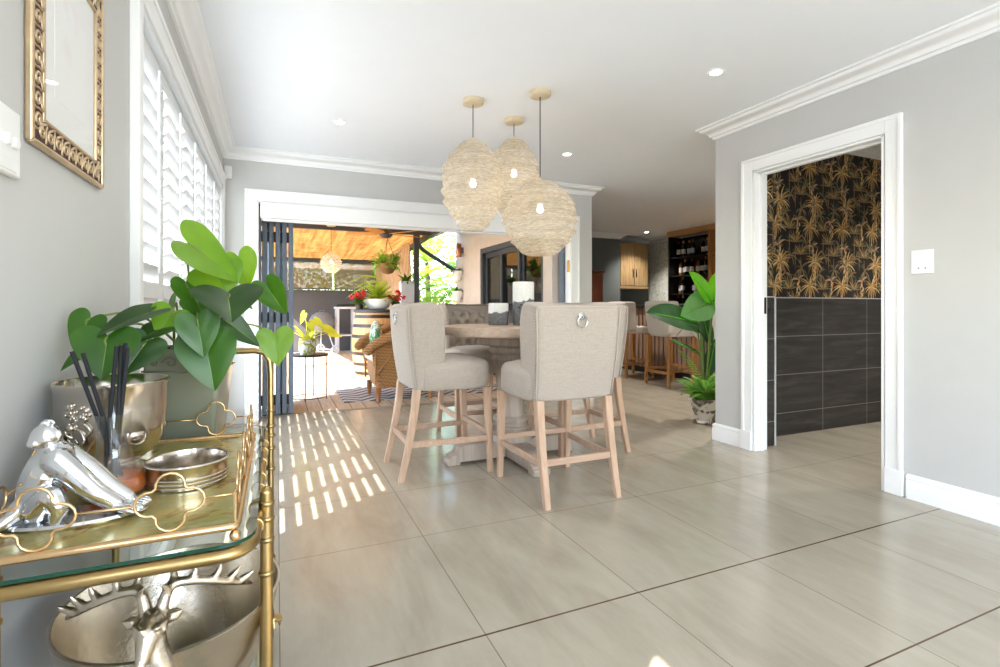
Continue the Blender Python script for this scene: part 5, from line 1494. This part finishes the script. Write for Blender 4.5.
# ---------------------------------------------------------------- wicker armchair
def wickermat():
    tt = NT('honey wicker'); tc = tt.n('ShaderNodeTexCoord')
    w = tt.n('ShaderNodeTexWave', wave_type='BANDS', bands_direction='Z'); w.inputs['Scale'].default_value = 19; w.inputs['Distortion'].default_value = .6; tt.l(tc.outputs['Object'], w.inputs['Vector'])
    w2 = tt.n('ShaderNodeTexWave', wave_type='BANDS', bands_direction='DIAGONAL'); w2.inputs['Scale'].default_value = 16; tt.l(tc.outputs['Object'], w2.inputs['Vector'])
    f = tt.math('MULTIPLY', w.outputs['Fac'], tt.math('ADD', .5, tt.math('MULTIPLY', w2.outputs['Fac'], .5)))
    c = tt.ramp(f, [(.1, rgb(112, 66, 30)), (.6, rgb(206, 154, 94))]); p = tt.bsdf(c, .55); tt.bump(f, .8, .006, p); return tt.done(p)
m_wick_ = wickermat(); m_cane = plain('cane poles', rgb(170, 112, 58), .5, var=.15)
t = thing('wicker_armchair', 'honey wicker armchair with rolled arms on the patio rug', 'armchair', (1.36, 6.02, -.007), 0)
mb = MB()       # skirted base, faces -X
mb.loft([[(x, y, z) for x, y in rrect(-.36+d, -.335+d, .30, .335-d, .06, 4)] for z, d in ((.16, .03), (.30, .0), (.44, .0))]); mb.build('base', m_wick_, t, smooth=50)
# continuous rolled arm-and-back: outline seen from above, rising to the back
arm = [(-.45, -.375, .58), (-.38, -.40, .65), (-.16, -.40, .76), (.10, -.39, .90), (.28, -.28, 1.0), (.34, 0, 1.04), (.28, .28, 1.0), (.10, .39, .90), (-.16, .40, .76), (-.38, .40, .65), (-.45, .375, .58)]
P = catmull(arm, 6); mb = MB(); mb.tube(P, [.045+.022*math.sin(PI*min(1, i/(len(P)-1))) for i in range(len(P))], 12); 
for e in (P[0], P[-1]): mb.sphere(e, .052, 12, 8)
mb.build('rolled_arm', m_wick_, t, smooth=180)
mb = MB()
secs = []
for i in range(2, len(P)-2):
    x, y, z = P[i]; k = .90; secs.append([(x*k, y*.90, .40), (x*.96, y*.97, z-.02), (x*.91, y*.90, z-.02), (x*.84, y*.83, .40)])
mb.loft(secs, True, True); mb.build('woven_side', m_wick_, t, smooth=40)
for sy in (-1, 1):
    for a, b in (((-.36, .345*sy, .30), (-.05, .385*sy, .74)), ((.05, .365*sy, .30), (.05, .40*sy, .82)), ((-.37, .35*sy, .20), (-.37, .38*sy, .57))):
        mb = MB(); mb.cyl(a, b, .013, seg=8); mb.build('brace', m_cane, t)
for x, y in ((-.33, -.30), (-.33, .30), (.27, -.27), (.27, .27)):
    mb = MB(); mb.lathe([(0, 0), (.022, 0), (.026, .02), (.020, .04), (.030, .09), (.034, .17), (0, .17)], (x, y, 0), 12); mb.build('leg', m_cane, t, smooth=50)
m_cush = linen('cream outdoor cushion', rgb(236, 224, 206), .92)
mb = MB(); mb.prism(rrect(-.40, -.29, .22, .29, .07, 4), .44, .56); mb.build('seat_cushion', m_cush, t, bevel=.035, bseg=4, smooth=60)
def leafprint():
    tt = NT('leaf print cushion'); n = tt.noise(tt.coord(), 14, 3, .5, 1.2); return tt.done(tt.bsdf(tt.ramp(n.outputs['Fac'], [(.48, rgb(240, 236, 228)), (.52, rgb(120, 180, 130)), (.62, rgb(90, 150, 110))]), .9))
mb = MB(); mb.sphere((0, 0, 0), (.20, .075, .19), 20, 12); c = mb.build('scatter_cushion', leafprint(), None, smooth=180)
c.location = (1.08, 6.16, .70); c.rotation_euler = (0, math.radians(-14), math.radians(80)); tag(c, 'cream scatter cushion with green leaf print on the wicker armchair', 'cushion')

# ---------------------------------------------------------------- little wire table with a plant
m_wire = plain('dark bronze wire', rgb(78, 62, 52), .4, .7)
t = thing('wire_side_table', 'round dark side table on thin wire legs by the folding door', 'side table', (.345, 6.28, -.015))
mb = MB(); mb.lathe([(0, .50), (.20, .50), (.205, .505), (.205, .522), (.198, .525), (.19, .515), (0, .515)], (0, 0, 0), 40); mb.build('tray_top', m_steel_dk, t, smooth=50)
for k in range(4):
    a = PI/4+k*PI/2+.5; mb = MB(); mb.tube([(.185*math.cos(a), .185*math.sin(a), .50), (.19*math.cos(a), .19*math.sin(a), 0)], .0055, 8); mb.build('leg', m_wire, t)
for z in (.03,):
    mb = MB(); N = 32; mb.tube([(.19*math.cos(2*PI*k/N), .19*math.sin(2*PI*k/N), z) for k in range(N)], .005, 6, closed=True); mb.build('foot_ring', m_wire, t, smooth=180)
def potprint():
    tt = NT('printed white pot'); n = tt.noise(tt.coord(), 12, 3, .5, 1.0); return tt.done(tt.bsdf(tt.ramp(n.outputs['Fac'], [(.47, rgb(238, 236, 226)), (.5, rgb(150, 160, 60)), (.6, rgb(196, 190, 90)), (.66, rgb(240, 236, 226))]), .35))
m_yell = leafmat('sunlit yellow green leaf', rgb(176, 190, 40), rgb(214, 214, 70), .35, .4, rgb(230, 230, 80))
t = thing('yellow_leaf_plant', 'yellow-green leafy plant in a printed white pot on the wire table', 'potted plant', (.325, 6.30, .5))
mb = MB(); mb.lathe([(0, 0), (.075, 0), (.095, .06), (.098, .14), (.09, .175), (.094, .185), (.084, .185), (.08, .16), (0, .15)], (0, 0, 0), 28); mb.build('pot', potprint(), t, smooth=50)
mb = MB()
for k in range(16):
    a = k*2.4; l = q.uniform(.16, .3); e = q.uniform(.3, 1.2); d = Vector((math.cos(a)*math.cos(e), math.sin(a)*math.cos(e), math.sin(e)))
    leaf_surface(mb, (.02*math.cos(a), .02*math.sin(a), .16), Vector((.02*math.cos(a), .02*math.sin(a), .16))+d*l, Vector((-d.x*d.z, -d.y*d.z, 1)), .035, 'lance', curl=.3, n=7)
for (tp, w_) in (((.07, -.06, .40), .11), ((.19, -.03, .30), .12), ((-.03, .03, .47), .10), ((.02, -.08, .36), .09), ((.25, .03, .24), .12)):
    B = Vector(tp); mb.tube(catmull([(0, 0, .15), B*.55+Vector((0, 0, .12)), B], 5), .004, 5); d = Vector((B.x, B.y, -.06)).normalized(); leaf_surface(mb, B, B+d*.15, (-.1, -.7, .7), w_, 'heart', n=8)
mb.build('foliage', m_yell, t, smooth=180)

# ---------------------------------------------------------------- wine-barrel table with flowers
m_stave = wood('barrel oak', rgb(180, 130, 78), rgb(222, 176, 120), 'z', 1.0, .5); m_hoop = plain('dark barrel hoop', rgb(70, 66, 64), .45, .8, var=.15)
t = thing('wine_barrel', 'oak wine barrel table with dark hoops behind the wicker armchair', 'barrel', (1.42, 8.1, -.015))
def br(z): return .30+.065*math.sin(PI*(z/.98))
mb = MB(); mb.lathe([(0, 0)]+[(br(.98*k/16), .98*k/16) for k in range(17)]+[(0, .98)], (0, 0, 0), 40); mb.build('staves', m_stave, t, smooth=40)
mb = MB()
for z in (.06, .2, .36, .62, .78, .92):
    mb.lathe([(br(z-.025)+.001, z-.025), (br(z-.025)+.005, z-.022), (br(z+.025)+.005, z+.022), (br(z+.025)+.001, z+.025)], (0, 0, 0), 40)
mb.build('hoop', m_hoop, t, smooth=40)
mb = MB(); mb.lathe([(0, .98), (.33, .98), (.34, .99), (.34, 1.02), (.33, 1.03), (0, 1.03)], (0, 0, 0), 40); mb.build('round_top', m_steel_dk, t, smooth=40)
t = thing('flower_planter', 'white bowl planter with green ferny leaves on the wine barrel', 'planter', (1.45, 8.08, 1.015))
mb = MB(); mb.lathe([(0, 0), (.12, 0), (.17, .04), (.20, .12), (.205, .16), (.195, .16), (.18, .1), (0, .09)], (0, 0, 0), 28); mb.build('bowl', m_white_cer, t, smooth=50)
mb = MB(); rosette(mb, (0, 0, .12), 90, .36, .05, q, (.35, 1.5)); mb.build('foliage', leafmat('lime foliage', rgb(120, 160, 40), rgb(180, 196, 70), .4, .35), t, smooth=180)
m_redfl = leafmat('red petals', rgb(206, 24, 32), rgb(232, 50, 50), .5, .3, rgb(255, 60, 50))
for x, y, w_ in ((1.15, 7.98, 'left'), (1.72, 8.05, 'right')):
    t = thing('red_flower_pot', 'small pot of red geranium flowers on the wine barrel, %s of the white bowl' % w_, 'potted flowers', (x, y, 1.015), group='red flower pots on the barrel')
    mb = MB(); mb.lathe([(0, 0), (.05, 0), (.07, .10), (.072, .11), (.062, .11), (0, .09)], (0, 0, 0), 20); mb.build('pot', m_hoop, t, smooth=50)
    mb = MB(); rosette(mb, (0, 0, .09), 26, .16, .06, q, (.2, 1.4), 'oval'); mb.build('foliage', m_lf_mid, t, smooth=180)
    mb = MB()
    for k in range(9):
        c = Vector((q.uniform(-.13, .13), q.uniform(-.10, .10), q.uniform(.16, .28)))
        for j in range(9):
            d = Vector((q.gauss(0, 1), q.gauss(0, 1), q.gauss(0, 1))).normalized(); mb.sphere(c+d*.026, (.016, .016, .012), 6, 4)
    mb.build('blossom', m_redfl, t, smooth=180)

# hanging basket, fan and woven lamp under the awning
def rope(mb, x, y, z0, z1): mb.tube([(x, y, z0), (x, y, z1)], .006, 6)
t = thing('hanging_basket', 'hanging fern basket in front of the slatted screen', 'hanging basket', (1.71, 8.64, zr(8.64)-.12))
mb = MB(); mb.lathe([(0, -.66), (.08, -.64), (.15, -.55), (.16, -.48), (.15, -.48), (0, -.52)], (0, 0, 0), 24); mb.build('basket', plain('coir basket', rgb(120, 88, 52), .9, var=.2), t, smooth=50)
mb = MB()
for k in range(3): a = k*2.1; mb.tube([(.15*math.cos(a), .15*math.sin(a), -.48), (0, 0, -.05), (0, 0, 0.02)], .004, 5)
mb.build('chain', m_wire, t)
mb = MB()
for k in range(80):
    a = q.uniform(0, 2*PI); e = q.uniform(-.9, 1.3); l = q.uniform(.14, .26); b = Vector((.08*math.cos(a), .08*math.sin(a), -.48)); d = Vector((math.cos(a)*math.cos(e), math.sin(a)*math.cos(e), math.sin(e)))
    frond(mb, b, b+d*l, .03, .05, 9, lw=.024)
mb.build('foliage', leafmat('basket fern', rgb(86, 140, 40), rgb(140, 178, 60), .5, .35), t, smooth=0)
t = thing('ceiling_fan', 'wood-bladed ceiling fan under the golden awning', 'ceiling fan', (1.47, 7.55, zr(7.55)))
mb = MB(); mb.cyl((0, 0, -.02), (0, 0, -.27), .014, seg=8); mb.lathe([(0, -.25), (.05, -.25), (.09, -.28), (.10, -.33), (.06, -.37), (0, -.38)], (0, 0, 0), 20); mb.lathe([(0, 0), (.06, 0), (.05, -.04), (0, -.05)], (0, 0, 0), 16); mb.build('motor', m_steel_dk, t, smooth=50)
for k in range(5):
    M = Matrix.Rotation(k*2*PI/5+.3, 4, 'Z') @ Matrix.Rotation(math.radians(12), 4, 'X')
    mb = MB(); mb.prism([(.09, -.03), (.2, -.062), (.52, -.07), (.56, -.05), (.56, .05), (.52, .07), (.2, .062), (.09, .03)], -.004, .004, 'z', Matrix.Translation((0, 0, -.315)) @ M); mb.build('blade', wood('fan blade wood %d' % k, rgb(176, 116, 50), rgb(214, 156, 80), 'x'), t)
pl = pendant(.80, 8.62, 1.915, 1.60, .165, 'woven round lamp hanging out under the patio awning', 8, 'round', 1.78, zc=zr(8.62)-.0, group='woven lamp on the patio')

# kettle barbecue
t = thing('kettle_barbecue', 'kettle barbecue on wheels in front of the dark patio wall', 'barbecue', (.93, 12.2, -.015))
m_kett = plain('grey enamel kettle', rgb(120, 122, 128), .3, .2)
mb = MB(); mb.lathe([(0, .48), (.12, .50), (.22, .57), (.275, .68), (.28, .72), (0, .72)], (0, 0, 0), 28); mb.build('bowl', m_kett, t, smooth=60)
mb = MB(); mb.lathe([(.283, .72), (.278, .76), (.22, .87), (.12, .935), (0, .95)], (0, 0, 0), 28); mb.tube([(-.06, 0, .93), (-.05, 0, .98), (.05, 0, .98), (.06, 0, .93)], .010, 6); mb.build('lid', m_kett, t, smooth=60)
for a, b in (((.12, -.1, .52), (.26, -.22, .08)), ((-.14, -.08, .52), (-.26, -.2, 0)), ((.0, .15, .52), (.0, .3, .08))):
    mb = MB(); mb.cyl(a, b, .012, seg=8); mb.build('leg', m_grey_pale, t)
mb = MB(); mb.tube([(.26, -.22, .1), (0, .3, .1)], .008, 6); mb.build('axle', m_grey_pale, t)
for c in ((.27, -.24, .105), (.0, .32, .105)):
    mb = MB(); N = 24; d = Vector((-.45, .89, 0)); u = Vector((.89, .45, 0))
    mb.tube([Vector(c)+u*(.085*math.cos(2*PI*k/N))+Vector((0, 0, .085*math.sin(2*PI*k/N))) for k in range(N)], .020, 8, closed=True); mb.cyl(Vector(c)-d*.015, Vector(c)+d*.015, .04, seg=12); mb.build('wheel', m_grey_pale, t, smooth=60)
# serving stand
t = thing('serving_stand', 'pale steel serving stand with a dark tray in front of the patio wall', 'stand', (1.45, 12.3, -.015))
for x in (-.18, .18):
    for y in (-.18, .18):
        mb = MB(); mb.box((x-.028, y-.028, 0), (x+.028, y+.028, 1.02)); mb.build('leg', m_grey_pale, t, bevel=.003)
mb = MB(); mb.box((-.23, -.23, 1.02), (.23, .23, 1.07)); mb.build('top', m_grey_pale, t, bevel=.004)
mb = MB(); mb.box((-.2, -.2, .4), (.2, .2, .43)); mb.build('shelf', m_grey_pale, t)
mb = MB(); mb.box((-.2, -.17, 1.07), (.2, .17, 1.13)); mb.build('tray', m_black, t, bevel=.01)

# ================================================================ garden
m_palm = leafmat('sunlit palm', rgb(120, 170, 40), rgb(190, 214, 80), .4, .4, rgb(210, 230, 90)); m_palm2 = leafmat('garden green', rgb(64, 112, 36), rgb(120, 160, 56), .4, .35)
m_trunk = plain('tree trunk', rgb(96, 80, 62), .9, var=.3)
def palm(x, y, h, n, l, m, label, seed, wl=.22):
    q = random.Random(seed)
    t = thing('garden_palm', label, 'palm', (x, y, -.125), group='garden palms behind the patio')
    mb = MB(); mb.tube([(0, 0, 0), (.03, 0, h*.5), (0, .03, h)], [.09, .07, .06], 10); mb.build('trunk', m_trunk, t, smooth=60)
    mb = MB()
    for k in range(n):
        a = q.uniform(0, 2*PI); e = q.uniform(-.2, 1.2); L_ = l*q.uniform(.75, 1.1); d = Vector((math.cos(a)*math.cos(e), math.sin(a)*math.cos(e), math.sin(e)*.9)); frond(mb, (0, 0, h), Vector((0, 0, h))+d*L_-Vector((0, 0, .25*L_)), .22*L_, wl, 22, lw=.05)
    mb.build('crown', m, t, smooth=0)
palm(2.95, 10.4, .75, 22, 1.2, m_palm, 'sunlit palm low beside the beige wall', 1)
palm(2.75, 11.6, 1.3, 24, 1.5, m_palm, 'taller yellow-green palm behind the gutter pipe', 2)
palm(3.5, 12.6, 2.3, 24, 1.7, m_palm, 'tall pale palm at the right end of the garden', 3)
palm(2.55, 9.9, .25, 20, .8, m_palm2, 'darker low fern palm at the foot of the patio post', 4, .14)
palm(3.9, 11.0, 1.5, 22, 1.3, m_palm2, 'dark green palm in the shade of the house corner', 5)
palm(2.5, 14.5, 2.0, 22, 1.7, m_palm2, 'palm beyond the mesh blinds', 6)
t = thing('cordyline', 'reddish spiky cordyline in the garden above the tufted chair', 'shrub', (2.72, 9.35, -.125))
mb = MB(); mb.tube([(0, 0, 0), (0, 0, .85)], .03, 8); mb.build('trunk', m_trunk, t)
mb = MB(); rosette(mb, (0, 0, .82), 50, .42, .045, random.Random(5), (-.2, 1.4)); mb.build('foliage', leafmat('bronze cordyline', rgb(120, 66, 44), rgb(170, 110, 60), .4, .3), t, smooth=180)
def bush(x, y, r, h, label, seed, m):
    q = random.Random(seed); t = thing('garden_bush', label, 'bush', (x, y, -.125), group='bushes beyond the patio')
    mb = MB(); mb.tube([(0, 0, 0), (0, 0, h*.6)], [.07, .04], 8); mb.build('trunk', m_trunk, t)
    mb = MB()
    for k in range(900):
        th = q.uniform(0, 2*PI); u = q.uniform(-1, 1); rr = (q.random()**.4); c = Vector((r*rr*math.cos(th)*math.sqrt(1-u*u), r*rr*math.sin(th)*math.sqrt(1-u*u), h*.55+h*.45*rr*u))
        d = Vector((q.gauss(0, 1), q.gauss(0, 1), q.gauss(.2, .8))).normalized(); s_ = d.orthogonal().normalized()*.045; l = .17
        mb.add([c, c+d*l*.5+s_, c+d*l, c+d*l*.5-s_], [(0, 1, 2, 3)])
    mb.build('foliage', m, t, smooth=0)
bush(-.6, 14.6, 1.3, 2.8, 'olive bush beyond the left mesh blind', 1, m_palm2)
bush(1.0, 15.0, 1.4, 2.6, 'sunlit bush beyond the middle mesh blind', 2, m_palm)
bush(3.2, 16.0, 1.8, 4.2, 'tall green bush at the back of the garden', 3, m_palm2)
bush(5.0, 13.5, 1.5, 3.6, 'bush behind the house corner', 4, m_palm)
bush(-2.6, 15.0, 1.6, 3.4, 'bush at the left end of the patio wall', 5, m_palm2)
# ================================================================ daylight, lamps and camera
w = bpy.data.worlds.new('sky'); scn.world = w; w.use_nodes = True
nt = w.node_tree; nt.nodes.clear()
sky = nt.nodes.new('ShaderNodeTexSky'); sky.sky_type = 'NISHITA'; sky.sun_disc = False
SD = Vector((.64, .43, -.64)).normalized()      # direction the sunlight travels
sky.sun_elevation = math.asin(-SD.z); sky.sun_rotation = math.atan2(-SD.x, -SD.y); sky.air_density = 1.0; sky.dust_density = .6
bg = nt.nodes.new('ShaderNodeBackground'); bg.inputs['Strength'].default_value = .7
out = nt.nodes.new('ShaderNodeOutputWorld'); nt.links.new(sky.outputs[0], bg.inputs['Color']); nt.links.new(bg.outputs[0], out.inputs['Surface'])
L = bpy.data.lights.new('sun', 'SUN'); L.energy = 12; L.color = (1, .96, .90); L.angle = math.radians(.53)
o = bpy.data.objects.new('sun', L); COL.objects.link(o); o.rotation_euler = SD.to_track_quat('-Z', 'Y').to_euler(); o.location = (-6, -3, 8)
def area(name, loc, rot, sx, sy, power, col=(1, 1, 1)):
    L = bpy.data.lights.new(name, 'AREA'); L.shape = 'RECTANGLE'; L.size = sx; L.size_y = sy; L.energy = power; L.color = col
    o = bpy.data.objects.new(name, L); COL.objects.link(o); o.location = loc; o.rotation_euler = rot; return o
# added area fills at the rear openings; the last boosts the left window's daylight
area('fill_rear_door', (1.4, -2.62, 1.2), (math.radians(90), 0, 0), 2.8, 1.9, 54, (.86, .93, 1))
area('fill_rear_window', (XL+.02, -.6, 1.15), (math.radians(90), 0, math.radians(-90)), 1.4, .6, 5, (.97, .985, 1))
area('daylight_left_window', (XL-.13, 3.57, 1.15), (math.radians(90), 0, math.radians(-90)), 2.8, 1.9, 26, (.86, .94, 1))

cam = bpy.data.cameras.new('camera'); co = bpy.data.objects.new('camera', cam); COL.objects.link(co); scn.camera = co
cam.sensor_width = 36; cam.lens = 36*510/1000; cam.shift_y = -(333.5-307)/1000; cam.clip_start = .02; cam.clip_end = 300
co.location = (0, 0, 1.05); co.rotation_euler = (math.radians(90), 0, -math.atan(223/510))
scn.view_settings.view_transform = 'Standard'; scn.view_settings.look = 'None'; scn.view_settings.gamma = 1; scn.view_settings.use_curve_mapping = False
scn.view_settings.exposure = 0.88
try:
    c = scn.cycles; c.use_denoising = True; c.denoiser = 'OPENIMAGEDENOISE'; c.max_bounces = 12; c.diffuse_bounces = 5; c.glossy_bounces = 5; c.transmission_bounces = 10; c.transparent_max_bounces = 24; c.caustics_reflective = False; c.caustics_refractive = False; c.sample_clamp_indirect = 8
except Exception: pass
